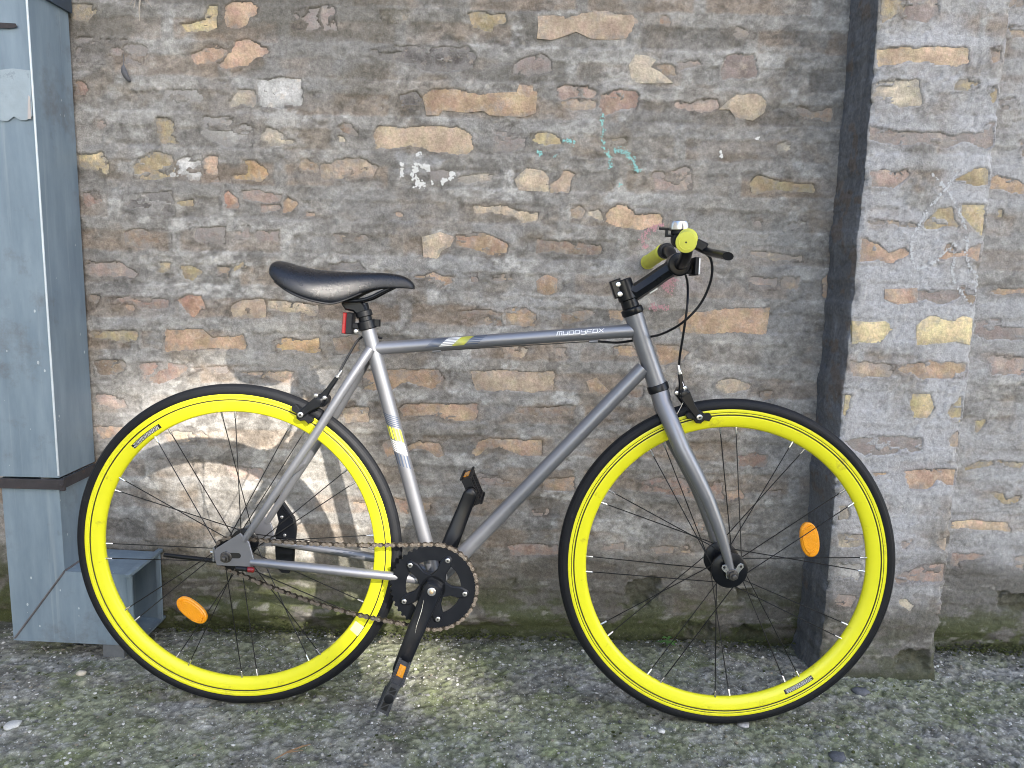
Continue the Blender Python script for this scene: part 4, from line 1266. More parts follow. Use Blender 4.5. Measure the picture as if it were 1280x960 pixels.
# printed stripes and lettering on tubes
def tube_frame(p0, p1):
    d = (Vector(p1) - Vector(p0)).normalized()
    n = Vector((0, -1, 0))
    u = d.cross(n)
    if u.z < 0 and abs(d.x) > .5: u = -u
    return Vector(p0), d, n, u
def on_tube(fr, s, a, r):
    p, d, n, u = fr
    return p + d * s + (n * math.cos(a) + u * math.sin(a)) * r
def stripes(fr, r, s0, slant, bands, a0, a1, name="stripe_decal"):
    for (b0, b1, nl, thick, mat) in bands:
        mb = MB()
        for i in range(nl):
            a = a0 + (a1 - a0) * (i + .5) / nl
            da = (a1 - a0) / nl * thick / 2
            sh = slant * (i + .5) / nl
            vv = []
            for k in range(5):
                s = s0 + sh + b0 + (b1 - b0) * k / 4
                vv += [on_tube(fr, s, a - da, r), on_tube(fr, s + slant * thick / nl, a + da, r)]
            mb.add(vv, [(2 * k, 2 * k + 1, 2 * k + 3, 2 * k + 2) for k in range(4)])
        part(mb, name, mat)
TT = tube_frame((.283, 0, .757), (.795, 0, .807))
stripes(TT, .0132, .098, .022, ((0, .026, 8, .42, DECB), (.0265, .053, 6, .62, WHITE), (.053, .077, 9, .62, DECY), (.077, .104, 5, .42, DECB)), rad(-22), rad(62))
ST = tube_frame((.2640, 0, .800), (.4085, 0, .287))
# bands around the seat tube: lines cross it obliquely
def bands_round(fr, r, s0, slant, bands):
    for (b0, b1, nl, thick, mat, along) in bands:
        mb = MB()
        for i in range(nl):
            vv = []
            if along:
                a = -1.05 + 2.1 * (i + .5) / nl; da = 2.1 / nl * thick / 2
                for k in range(5):
                    s = s0 + b0 + (b1 - b0) * k / 4
                    vv += [on_tube(fr, s + slant * (a - da), a - da, r), on_tube(fr, s + slant * (a + da), a + da, r)]
            else:
                c = s0 + b0 + (b1 - b0) * (i + .5) / nl; w = (b1 - b0) / nl * thick / 2
                for k in range(9):
                    a = -1.05 + 2.1 * k / 8
                    vv += [on_tube(fr, c - w + slant * a, a, r), on_tube(fr, c + w + slant * a, a, r)]
            k = len(vv) // 2
            mb.add(vv, [(2 * q, 2 * q + 1, 2 * q + 3, 2 * q + 2) for q in range(k - 1)])
        part(mb, "stripe_decal", mat)
bands_round(ST, .01485, .180, -.009, ((0, .026, 6, .4, DECB, False), (.028, .054, 5, .68, DECY, True), (.056, .082, 6, .6, WHITE, False), (.084, .110, 5, .4, DECB, True)))
# the name lettered along the top tube
GL = {'M': [[(0, 0), (0, 1), (1, 1), (1, 0)], [(.5, 1), (.5, 0)]], 'U': [[(0, 1), (0, 0), (1, 0), (1, 1)]], 'D': [[(0, 1), (.85, 1), (1, .8), (1, 0), (0, 0), (0, .75)]],
      'Y': [[(0, 1), (0, .45), (1, .45)], [(1, 1), (1, -.25), (.25, -.25)]], 'F': [[(0, -.05), (0, 1), (1, 1)], [(0, .5), (.8, .5)]], 'O': [[(0, 0), (0, 1), (1, 1), (1, 0), (0, 0)]], 'X': [[(0, 0), (1, 1)], [(0, 1), (1, 0)]]}
mb = MB()
cw, gap, hh, stw = .0088, .0029, .0070, .0015
sx = .3605
for ch in "MUDDYFOX":
    for pl in GL[ch]:
        for (a, b) in zip(pl[:-1], pl[1:]):
            p0 = Vector((a[0] * cw, a[1] * hh)); p1 = Vector((b[0] * cw, b[1] * hh))
            e = (p1 - p0).normalized(); nn = Vector((-e.y, e.x)) * stw / 2
            p0 = p0 - e * stw * .45; p1 = p1 + e * stw * .45
            vv = []
            for k in range(4):
                q = p0.lerp(p1, k / 3)
                for s_ in (1, -1):
                    c = q + nn * s_
                    vv.append(on_tube(TT, sx + c.x + .28 * c.y, rad(8) + (c.y) / .0132, .0133))
            mb.add(vv, [(2 * k, 2 * k + 1, 2 * k + 3, 2 * k + 2) for k in range(3)])
    sx += cw + gap
part(mb, "name_decal", WHITE)

# fork, headset, stem
part(MB().tube([HBm - HD * .004, HBm - HD * .002, HBm + HD * .010, HBm + HD * .012], [.0200, .0215, .0215, .0195], 36), "lower_headset", BLACK)
for sg in (-1, 1):
    ftube("fork_blade", [HBm + HD * .008 + Vector((0, sg * .003, 0)), (.8555, sg * .010, .664), (.866, sg * .026, .638), (.8906, sg * .042, .5812), (.918, sg * .047, .533), (.9428, sg * .050, .487), (.963, sg * .0525, .440), (.9769, sg * .054, .4033), (.9935, sg * .055, .352), (.9965, sg * .055, .343)],
          [.0172, .0172, .0172, .0166, .0155, .0140, .0124, .0108, .0072, .0062], 26)
ftube("fork_crown", [HBm + HD * .006, HBm + HD * .028, HBm + HD * .040], [.0185, .0180, .0120], 32)
wt = MB()
pl = []
for (cx, cz, a0, a1) in ((-.0165, .014, 40, 250), (.0165, .016, -70, 140)):
    pass
tab = [(-.011, -.008), (-.013, .002), (-.019, .007), (-.022, .012), (-.020, .018), (-.014, .019), (-.010, .015), (-.006, .011), (.006, .011), (.009, .018), (.014, .023), (.020, .021), (.021, .015), (.016, .009), (.012, .002), (.011, -.008), (0, -.012)]
wt.prism([(.9976 + a, RW + b) for a, b in tab], -.0600, -.0585, 0, .0004)
o = part(wt, "safety_washer", SILV)
hm = MB()
for (a, b) in ((-.0165, .0135), (.0155, .0165)): hm.cyl((.9976 + a, -.0604, RW + b), (.9976 + a, -.0598, RW + b), .0026, 12, .0002)
part(hm, "washer_eye", DECK, o)
part(MB().tube([HT - HD * .012, HT - HD * .010, HT - HD * .002, HT + HD * .002], [.0195, .0215, .0222, .0200], 36), "upper_headset", BLACK)
SB = HT - HD * .012
part(MB().cyl(SB, SB - HD * .018, .0170, 32), "headset_spacer", BLACK)
SC0, SC1 = SB - HD * .016, SB - HD * .058
stem = MB().cyl(SC0, SC1, .0190, 32, .002)
stem.tube([SC0.lerp(SC1, .55), (.7925, 0, .8815), (.820, 0, .9005), (.845, 0, .9195), (.8735, 0, .9375)], [.0165, .0175, .0165, .0160, .0165], 8, flat=(1.0, 1.0))
stem.cyl((.8735, -.0235, .937), (.8735, .0235, .937), .0225, 32, .003)
stem.box((.757, 0, .888), (.022, .030, .036), rot=Matrix.Rotation(rad(-21), 3, 'Y'), bev=.004)
part(stem, "stem", BLACK)
sb_ = MB()
for (a, b) in ((.7575, .8955), (.7615, .8770)):
    sb_.lathe([(.0020, 0), (.0042, 0)], 4) if False else None
    sb_.cyl((a, -.0185, b), (a, -.0150, b), .0052, 16, .0008)
    sb_.cyl((a, -.0190, b), (a, -.0184, b), .0020, 8, .0001)
part(sb_, "stem_bolt", SILV)
part(MB().prism([(.815, .8855), (.833, .897), (.8365, .889), (.822, .8795)], -.0015, .0015), "tag", WHITE)

bar = [(.8345, .287, .957), (.847, .22, .967), (.8595, .16, .974), (.868, .115, .969), (.8725, .085, .953), (.8735, .055, .940), (.8735, .02, .937)]
full = [(a + .075 * b, b, c) for a, b, c in bar] + [(a, -b, c) for a, b, c in bar[::-1]]
def smooth(p, k=5):
    P = [Vector(q) for q in p]
    P = [P[0] * 2 - P[1]] + P + [P[-1] * 2 - P[-2]]
    o = []
    for i in range(1, len(P) - 2):
        for t in range(k):
            t = t / k
            o.append(.5 * ((2 * P[i]) + (P[i + 1] - P[i - 1]) * t + (2 * P[i - 1] - 5 * P[i] + 4 * P[i + 1] - P[i + 2]) * t * t + (3 * P[i] - P[i - 1] - 3 * P[i + 1] + P[i + 2]) * t ** 3))
    return o + [P[-2]]
part(MB().tube(smooth(full), .0112, 20), "handlebar", BLACK)
for sg in (-1, 1):
    sw = .075 if sg > 0 else 0.0
    p0, p1 = Vector((.8325 + sw * .2925, sg * .2925, .9565)), Vector((.8575 + sw * .172, sg * .172, .9735))
    d = (p1 - p0)
    g = MB().tube([p0 + d * t for t in (0, .004, .03, .06, .07, .2, .4, .6, .8, .93, .94, .97, 1)], [.0135, .0160, .0168, .0168, .0158, .0158, .0155, .0158, .0156, .0158, .0170, .0170, .0150], 28)
    o = part(g, "grip", LIME)
    part(MB().cyl(p0 - d.normalized() * .0005, p0 + d * .004, .0015, 10, .0001), "end_hole", DECK, o)
    part(MB().tube([p0 - d.normalized() * -.0002 + (Vector((0, 0, 1)) * math.cos(t) + Vector((1, 0, 0)) * math.sin(t)) * .0112 for t in np.linspace(0, 2 * math.pi, 33)], .0006, 6), "end_ring", LIME, o)
    # lever: clamp, body, blade
    c = Vector((.862 + sw * .15, sg * .150, .974))
    lv = MB().cyl(c + Vector((.0015, -.009, 0)), c + Vector((-.0015, .009, 0)), .0165, 24)
    lv.box(c + Vector((.017, sg * .006, -.010)), (.030, .020, .018), rot=Matrix.Rotation(rad(25), 3, 'Y'), bev=.004)
    o = part(lv, "brake_lever", PLAST)
    bl = MB().tube(smooth([c + Vector((.024, sg * .002, -.016)), c + Vector((.033, sg * .015, -.022)), c + Vector((.037, sg * .04, -.026)), c + Vector((.039, sg * .075, -.030)), c + Vector((.041, sg * .108, -.034)), c + Vector((.042, sg * .122, -.036))], 4), .0095, 14, flat=(.72, 1.0))
    part(bl, "lever_blade", BLACK, o)
    part(MB().cyl(c + Vector((.014, sg * -.003, .004)), c + Vector((.022, sg * -.003, -.004)), .0035, 10), "clamp_bolt", SILV, o)
# bell
bc = Vector((.848, -.135, .9885))
bell = MB().cyl(bc + Vector((.004, -.007, -.014)), bc + Vector((.001, .007, -.014)), .0150, 20)
bell.cyl(bc + Vector((0, 0, -.006)), bc + Vector((0, 0, .003)), .014, 24)
o = part(bell, "bell", PLAST)
part(MB().tube([bc + Vector((0, 0, z)) for z in (.001, .002, .006, .013, .0165, .018, .0185)], [.0170, .0182, .0185, .0182, .0165, .012, .003], 36), "bell_dome", SILV, o)
part(MB().box(bc + Vector((-.026, 0, .004)), (.018, .007, .004), bev=.001).box(bc + Vector((-.021, 0, -.003)), (.005, .006, .014), bev=.001).box(bc + Vector((-.013, 0, -.008)), (.016, .006, .004), bev=.001), "bell_lever", PLAST, o)
# front reflector seen edge on
fr_ = MB().box((.9045, 0, .934), (.008, .060, .034), bev=.0015).box((.894, 0, .925), (.018, .010, .010), bev=.001)
o = part(fr_, "front_reflector", PLAST)
part(MB().box((.9098, 0, .934), (.0035, .054, .030), bev=.0008), "lens", simple("clear_lens", (.72, .74, .76), .2, .1, .4, 400, .1, coat=.5), o)

# cables
def cable(pts, name="brake_cable", r=.0024): return part(MB().tube(smooth(pts, 6), r, 8), name, PLAST)
cable([(.885, .150, .957), (.890, .11, .945), (.8965, .03, .915), (.889, -.035, .865), (.8845, -.03, .80), (.8835, -.012, .758), (.885, -.004, .735)])
cable([(.886, -.150, .956), (.9075, -.135, .940), (.9125, -.120, .905), (.899, -.105, .862), (.870, -.09, .826), (.842, -.04, .803), (.822, .022, .793), (.790, .023, .785), (.760, .010, .7815), (.722, .002, .7835)])
cable([(.29, .018, .7765), (.262, .020, .782), (.243, .010, .772), (.228, .002, .745), (.2165, -.004, .722), (.2105, -.008, .709)])
part(MB().tube([(.412, 0, .7565), (.706, 0, .7825)], .0009, 6), "inner_wire", SPOKE)

# seat post, saddle, rear light
SD = Vector((-.2700, 0, .9590)).normalized()
PT = Vector((.2640, 0, .800))
part(MB().tube([PT - SD * .010, PT + SD * .046], .0134, 26), "seat_post", BLACK)
part(MB().cyl(PT - SD * .006, PT + SD * .012, .0180, 28, .0015).box(PT + SD * .004 + Vector((.021, 0, .004)), (.012, .012, .014), bev=.002), "seat_clamp", BLACK)
part(MB().prism([(.214, .8435), (.222, .832), (.238, .829), (.2440, .8235), (.2660, .8300), (.2600, .8450), (.2500, .8560), (.2200, .8520)], -.014, .014, 0, .004), "post_head", BLACK)
for sg in (-1, 1):
    part(MB().tube(smooth([(.140, sg * .028, .866), (.175, sg * .024, .853), (.215, sg * .021, .8500), (.262, sg * .021, .8535), (.300, sg * .015, .872), (.325, sg * .008, .884)], 4), .0036, 10), "saddle_rail", BLACK)
# loft: u, half width, top, bottom
ST_ = [(.0800, .030, .9145, .9085), (.0830, .052, .9215, .9010), (.0900, .064, .9265, .8925), (.1050, .072, .9235, .8800), (.1280, .0755, .9165, .8660), (.1560, .0740, .9110, .8540), (.1850, .0680, .9085, .8470), (.2080, .0570, .9075, .8450), (.2300, .0430, .9070, .8520), (.2550, .0315, .9070, .8640), (.2800, .0250, .9073, .8745), (.3050, .0215, .9068, .8775), (.3280, .0190, .9045, .8782), (.3450, .0160, .8985, .8785), (.3540, .0110, .8905, .8780), (.3580, .0050, .8835, .8785)]
ST_ = [(u, w_ * 1.03, t_, b_ - (.0065 if .09 < u < .25 else .003)) for (u, w_, t_, b_) in ST_]
sv, sf = [], []
NS = 22
for (u, w_, t_, b_) in ST_:
    for i in range(NS):
        a = math.pi * i / (NS - 1)
        c, s_ = math.cos(a), math.sin(a)
        sv.append((u, -w_ * math.copysign(abs(c) ** .82, c) * (1 if s_ > .05 else .97), b_ + (t_ - b_) * abs(s_) ** .72))
    for i in range(6):
        a = (i + 1) / 7
        sv.append((u, w_ * .9 * (1 - 2 * a), b_ + (t_ - b_) * .30))
NT = NS + 6
for k in range(len(ST_) - 1):
    for i in range(NT):
        i2 = (i + 1) % NT
        sf.append((k * NT + i, k * NT + i2, (k + 1) * NT + i2, (k + 1) * NT + i))
sf.append(tuple(range(NT))); sf.append(tuple(range((len(ST_) - 1) * NT, len(ST_) * NT)))
sad = part(MB().add(sv, sf), "saddle", LEATH, angle=70)
ss = sad.modifiers.new("sub", 'SUBSURF'); ss.levels = 2; ss.render_levels = 2
part(MB().tube(smooth([(.098, -.060, .8835), (.128, -.0735, .8655), (.156, -.072, .8535), (.185, -.066, .8465), (.208, -.055, .8445), (.232, -.040, .8535), (.258, -.029, .866)], 4), .0022, 8), "saddle_edge", PLAST)
lt = MB().box((.2300, 0, .8060), (.013, .030, .042), rot=Matrix.Rotation(rad(4), 3, 'Y'), bev=.002)
lt.box((.2410, 0, .8010), (.018, .014, .012), bev=.002)
lt.cyl(PT + SD * .020, PT + SD * .032, .0165, 24)
o = part(lt, "rear_light", PLAST)
part(MB().box((.2205, 0, .8060), (.008, .034, .042), rot=Matrix.Rotation(rad(4), 3, 'Y'), bev=.0025), "red_lens", REDP, o)
part(MB().cyl((.2425, -.0105, .7905), (.2425, -.0070, .7905), .0044, 16), "bracket_screw", SILV, o)

# brake calipers
def caliper(piv, padc, barrel, ang, mirror=1, cable_end=None):
    """arms built in a frame whose x runs along the rim away from the stays"""
    root = MB()
    P = Vector(piv); B = Vector(barrel); D = Vector(padc)
    root.cyl((P.x, -.034, P.z), (P.x, .034, P.z), .0085, 20, .0015)
    root.cyl((P.x, -.012, P.z), (P.x, .012, P.z), .0135, 24, .002)
    rt_ = part(root, "brake_caliper", BLACK)
    for sg in (-1, 1):
        e = (D - P); e.y = 0
        n_ = Vector((-e.z, 0, e.x)).normalized()
        poly = [P + n_ * .011, P - n_ * .011, P + e * .5 - n_ * .0095, D - n_ * .0068, D + e.normalized() * .0065 - n_ * .004, D + e.normalized() * .0065 + n_ * .004, D + n_ * .0070, P + e * .5 + n_ * .0065]
        y0 = -.0345 if sg < 0 else .0265
        part(MB().prism([(q.x, q.z) for q in poly], y0, y0 + .008, 0, .002), "brake_arm", BLACK, rt_)
        t = Vector((math.cos(ang), 0, math.sin(ang)))
        s_ = Vector((-t.z, 0, t.x))
        sh = [D + t * .026 + s_ * .002, D + t * .021 + s_ * .009, D + t * .011 + s_ * .0065, D + t * .004 + s_ * .0120, D - t * .005 + s_ * .0120, D - t * .010 + s_ * .0060, D - t * .021 + s_ * .008, D - t * .026 + s_ * .001, D - t * .020 - s_ * .007, D - t * .009 - s_ * .0058, D - t * .003 - s_ * .0135, D + t * .006 - s_ * .013, D + t * .012 - s_ * .006, D + t * .022 - s_ * .007]
        y1 = -.0285 if sg < 0 else .0145
        part(MB().prism([(q.x, q.z) for q in sh], y1, y1 + .014, 0, .0015), "brake_pad", PLAST, rt_)
        bt = MB().cyl((D.x, sg * .0375, D.z), (D.x, sg * .026, D.z), .0058, 18, .001)
        part(bt, "pad_bolt", SILV, rt_)
        part(MB().cyl((D.x, sg * .0380, D.z), (D.x, sg * .0372, D.z), .0024, 8, .0001), "bolt_socket", DECK, rt_)
    e = B - P
    n_ = Vector((-e.z, 0, e.x)).normalized()
    up = [P + n_ * .0095, P - n_ * .0095, P + e * .5 - n_ * .0045, B - n_ * .0042, B + n_ * .0042, P + e * .5 + n_ * .0050]
    part(MB().prism([(q.x, q.z) for q in up], -.017, -.007, 0, .002), "upper_arm", BLACK, rt_)
    en = e.normalized()
    part(MB().tube([B - en * .003 + Vector((0, -.010, 0)), B + en * .001 + Vector((0, -.010, 0)), B + en * .0012 + Vector((0, -.010, 0)), B + en * .004 + Vector((0, -.010, 0)), B + en * .0042 + Vector((0, -.010, 0)), B + en * .018 + Vector((0, -.009, 0))], [.0045, .0045, .0062, .0062, .0036, .0028], 14), "barrel_adjuster", SILV, rt_)
    for q, dy in ((P + n_ * .013 + en * .004, -.020), (P - n_ * .004 + en * .011, -.022)):
        part(MB().cyl((q.x, dy, q.z), (q.x, dy + .010, q.z), .0042, 14, .0008), "arm_screw", SILV, rt_)
    return rt_
caliper((.1740, 0, .6500), (.1395, 0, .6235), (.2060, 0, .6970), rad(-38))
caliper((.8935, 0, .6860), (.9230, 0, .6430), (.8855, 0, .7240), rad(-5))
part(MB().tube([(.8855, -.0095, .727), (.8960, -.024, .690), (.893, -.026, .672), (.878, -.026, .640)], .0008, 6), "inner_wire", SILV)

# crankset
CC = Vector((.4103, 0, .2855))
cs = empty("crankset", bike, CC)
def cpart(mb, name, mat, **k): return part(mb, name, mat, cs, **k)
outer, nt = [], 44
ring = MB()
for i in range(nt * 4):
    t = 2 * math.pi * i / (nt * 4)
    r = .0875 if i % 4 in (1, 2) else .0835
    outer.append((r * math.cos(t), r * math.sin(t)))
inner = [(.0555 * math.cos(2 * math.pi * i / (nt * 4)), .0555 * math.sin(2 * math.pi * i / (nt * 4))) for i in range(nt * 4)]
nn = nt * 4
def annulus(mb, O, I, y0, y1):
    n = len(O)
    v = [(p[0], y0, p[1]) for p in O] + [(p[0], y0, p[1]) for p in I] + [(p[0], y1, p[1]) for p in O] + [(p[0], y1, p[1]) for p in I]
    f = []
    for i in range(n):
        j = (i + 1) % n
        f += [(i, j, n + j, n + i), (2 * n + j, 2 * n + i, 3 * n + i, 3 * n + j), (j, i, 2 * n + i, 2 * n + j), (n + i, n + j, 3 * n + j, 3 * n + i)]
    mb.add(v, f)
annulus(ring, outer, inner, -.0470, -.0435)
cpart(ring, "chainring", BLACK)
spi = MB()
spi.lathe([(.004, -.052), (.025, -.052), (.028, -.049), (.028, -.040), (.004, -.040)], 40)
for k in range(5):
    t = rad(-8.5 + 72 * k)
    d = Vector((math.cos(t), 0, math.sin(t))); s_ = Vector((-d.z, 0, d.x))
    pts = [d * .018 + s_ * .018, d * .018 - s_ * .018, d * .036 - s_ * .0105, d * .056 - s_ * .0115, d * .070 - s_ * .0065, d * .073, d * .070 + s_ * .0065, d * .056 + s_ * .0115, d * .036 + s_ * .0105]
    spi.prism([(p.x, p.z) for p in pts], -.0520, -.0425 - .00007 * k, 0, .002)
cpart(spi, "spider", BLACK)
for k in range(5):
    t = rad(-8.5 + 72 * k)
    p = (.0645 * math.cos(t), .0645 * math.sin(t))
    b = cpart(MB().cyl((p[0], -.0545, p[1]), (p[0], -.0500, p[1]), .0050, 18, .0008), "chainring_bolt", SILV)
    cpart(MB().cyl((p[0], -.0550, p[1]), (p[0], -.0544, p[1]), .0021, 6, .0001), "bolt_socket", DECK)
cpart(MB().cyl((0, -.055, 0), (0, .055, 0), .009, 20), "spindle", BLACK)
CA = Vector((-.0633, 0, -.1696)).normalized()
CN = Vector((-CA.z, 0, CA.x))
def crank(sg):
    d = CA if sg < 0 else -CA
    L = .172
    secs = [(-.016, .007, .006), (-.012, .0160, .012), (.0, .0195, .0135), (.012, .0195, .0125), (.03, .0185, .0105), (.08, .0175, .0095), (.13, .0160, .0085), (L - .012, .0155, .0080), (L, .0150, .0080), (L + .008, .0110, .0075), (L + .0125, .004, .004)]
    v, f = [], []
    n = 16
    for (t, hw, hy) in secs:
        yc = sg * (.058 + .020 * sstep(np.array(.02), np.array(.15), np.array(t)))
        for i in range(n):
            a = 2 * math.pi * i / n
            c, s_ = math.cos(a), math.sin(a)
            v.append(d * t + CN * hw * math.copysign(abs(c) ** .55, c) + Vector((0, yc + hy * math.copysign(abs(s_) ** .55, s_), 0)))
    for k in range(len(secs) - 1):
        for i in range(n):
            f.append((k * n + i, k * n + (i + 1) % n, (k + 1) * n + (i + 1) % n, (k + 1) * n + i))
    f.append(tuple(range(n))); f.append(tuple(range((len(secs) - 1) * n, len(secs) * n)))
    cpart(MB().add(v, f), "crank_arm", BLACK)
    e = d * L
    cpart(MB().cyl((0, sg * .0735, 0), (0, sg * .0705, 0), .0085, 20, .001), "crank_cap", SILV)
    cpart(MB().cyl((0, sg * .0742, 0), (0, sg * .0734, 0), .0040, 12, .0002), "crank_bolt", simple("brass_bolt", (.5, .38, .24), .4, .8) if sg < 0 else SILV)
    if sg < 0:
        cpart(MB().tube([d * .022 + CN * -.008 + Vector((0, -.0702, 0)), d * .045 + CN * -.004 + Vector((0, -.0725, 0)), d * .075 + CN * -.002 + Vector((0, -.0775, 0)), d * .088 + CN * .001 + Vector((0, -.0795, 0))], [.0003, .0011, .0010, .0003], 6), "scratch", SILV)
    return e
eN = crank(-1)
eF = crank(1)
def pedal(e, sg, dirv):
    """cage pedal: outer frame with windows, axle, grip teeth, two amber reflectors"""
    pe = empty("pedal", bike, CC + e)
    D_ = Vector(dirv).normalized()                   # in-plane direction of the platform's short side
    N_ = Vector((-D_.z, 0, D_.x))
    def pt(a, s, b): return D_ * a + N_ * b + Vector((0, sg * s, 0))
    def pbox(mb, a0, a1, s0, s1, b0, b1):
        v = [pt(a, s, b) for b in (b0, b1) for s in (s0, s1) for a in (a0, a1)]
        mb.add(v, [(0, 1, 3, 2), (4, 6, 7, 5), (0, 4, 5, 1), (2, 3, 7, 6), (0, 2, 6, 4), (1, 5, 7, 3)])
    body = MB()
    body.cyl((0, sg * .082, 0), (0, sg * .182, 0), .0085, 16)
    for a in (-.031, .024): pbox(body, a, a + .007, .096, .186, -.0105, .0105)
    for s in (.094, .134, .181): pbox(body, -.030, .030, s, s + .008, -.0095, .0095)
    for b in (-.0098, .0072):
        for s in np.arange(.102, .18, .013):
            pbox(body, -.028, .028, s, s + .0035, b, b + .0026)
        pbox(body, -.012, .012, .100, .184, b * .85, b * .85 + .0030)
    for a in (-.0335, .0305):
        for s in np.arange(.098, .186, .0085):
            for b in (-.0130, .0080): pbox(body, a, a + .004, s, s + .0048, b, b + .0050)
    part(body, "pedal_body", [GREYPL if sg < 0 else PLAST], pe, smooth=False)
    for a in (-.0325, .0315):
        mb = MB(); pbox(mb, a, a + .0018, .118, .160, -.0065, .0065)
        part(mb, "pedal_reflector", AMBER, pe)
    ep = MB()
    for (q0, q1, q2) in (((-.024, -.006), (-.024, .006), (-.010, -.005)), ((-.021, .0065), (-.009, .0065), (-.009, -.003)), ((.011, -.006), (.011, .006), (.021, -.006)), ((.013, .0065), (.023, .0065), (.023, -.004))):
        vv = [pt(q[0], .1893, q[1]) for q in (q0, q1, q2)] + [pt(q[0], .1899, q[1]) for q in (q0, q1, q2)]
        ep.add(vv, [(0, 1, 2), (3, 4, 5), (0, 1, 4, 3), (1, 2, 5, 4), (2, 0, 3, 5)])
    part(ep, "cage_window", DECK, pe, smooth=False)
    part(MB().tube([pt(0, .188, 0), pt(0, .1915, 0), pt(0, .192, 0)], [.0088, .0088, .0070], 18), "end_cap", PLAST, pe)
    mb = MB().tube([pt(0, .094, 0), pt(0, .098, 0)], .012, 16)
    part(mb, "pedal_bearing", BLACK, pe)
    return pe
pedal(eN, -1, (.42, 0, .91))
pedal(eF, 1, (-.40, 0, .92))

# chain: outer and inner plates with rollers along both runs and both sprockets
r1, r2 = .0325, .0880
c1, c2 = Vector((0, 0, RW)), Vector((CC.x, 0, CC.z))
dv = c2 - c1; L = dv.length; ph = math.atan2(dv.z, dv.x); al = math.acos((r1 - r2) / L)
pts = []
def arc(c, r, a0, a1, n): return [Vector((c.x + r * math.cos(a0 + (a1 - a0) * i / n), 0, c.z + r * math.sin(a0 + (a1 - a0) * i / n))) for i in range(n + 1)]
up0, up1 = ph + al, ph - al
a_top1 = c1 + Vector((r1 * math.cos(up0), 0, r1 * math.sin(up0))); a_top2 = c2 + Vector((r2 * math.cos(up0), 0, r2 * math.sin(up0)))
a_bot1 = c1 + Vector((r1 * math.cos(up1), 0, r1 * math.sin(up1))); a_bot2 = c2 + Vector((r2 * math.cos(up1), 0, r2 * math.sin(up1)))
run = [a_top1.lerp(a_top2, i / 40) + Vector((0, 0, -.007 * math.sin(math.pi * i / 40))) for i in range(41)]
run += arc(c2, r2, up0, up1, 60)[1:]
run += [a_bot2.lerp(a_bot1, i / 40) + Vector((0, 0, -.016 * math.sin(math.pi * i / 40))) for i in range(1, 41)]
run += arc(c1, r1, up1, up0 - 2 * math.pi, 40)[1:]
cum = [0]
for a, b in zip(run[:-1], run[1:]): cum.append(cum[-1] + (b - a).length)
nl = int(round(cum[-1] / .0127 / 2)) * 2
rx = np.interp(np.linspace(0, cum[-1], nl + 1), cum, [p.x for p in run]); rz = np.interp(np.linspace(0, cum[-1], nl + 1), cum, [p.z for p in run])
ch = MB()
for i in range(nl):
    a, b = Vector((rx[i], 0, rz[i])), Vector((rx[i + 1], 0, rz[i + 1]))
    d = (b - a).normalized(); n_ = Vector((-d.z, 0, d.x))
    w = .0042
    pl = []
    for (c, s0) in ((a, math.pi / 2), (b, -math.pi / 2)):
        for q in range(5):
            t = s0 + math.pi * q / 4
            pl.append(c + d * w * math.cos(t) + n_ * w * math.sin(t))
        if c is a: pl.append((a + b) / 2 - n_ * .0019)
        else: pl.append((a + b) / 2 + n_ * .0019)
    y = -.0452
    off = .0037 if i % 2 else .0024
    for s_ in (-1, 1):
        y0 = y + s_ * off
        ch.prism([(p.x, p.z) for p in pl], y0 - .0005, y0 + .0005, 0 if i % 2 else 1)
    ch.cyl((a.x, y - .0047, a.z), (a.x, y + .0047, a.z), .0020, 8, .0003)
    ch.cyl((a.x, y - .0018, a.z), (a.x, y + .0018, a.z), .0036, 8, .0003, 1)
o = part(ch, "chain", [CHAINM, CHAIND], angle=30)
o["kind"] = "stuff"

# kickstand on the far side of the rear triangle
ks = MB()
ks.prism([(.0440, .4240), (.0560, .4300), (.0905, .3800), (.0950, .3560), (.0900, .3060), (.0880, .2700), (.0780, .2560), (.0620, .2560), (.0500, .2680), (.0480, .3060), (.0480, .3450), (.0560, .3700)], .076, .088, 0, .003)
ks.prism([(.052, .4215), (.0565, .4235), (.0895, .3800), (.0850, .3770)], .0735, .0765, 0, .0008)
o = part(ks, "kickstand", BLACK)
part(MB().tube([(.066, .084, .2780), (.0386, .080, .2740), (-.10, .078, .2800), (-.1972, .080, .2870)], [.0075, .0070, .0052, .0050], 12), "stand_leg", BLACK, o)
part(MB().cyl((.041, -.0640, .3145), (.0555, -.0640, .3135), .0058, 16, .003), "stand_button", REDP, o)
part(MB().cyl((.018, -.0640, .3160), (.0415, -.0640, .3145), .0050, 14, .001), "stand_spring", PLAST, o)
for (a, b) in ((.0640, .3820), (.0700, .3420), (.0700, .2700)):
    part(MB().cyl((a, .0745, b), (a, .0770, b), .0035, 12, .0005), "stand_bolt", SILV, o)

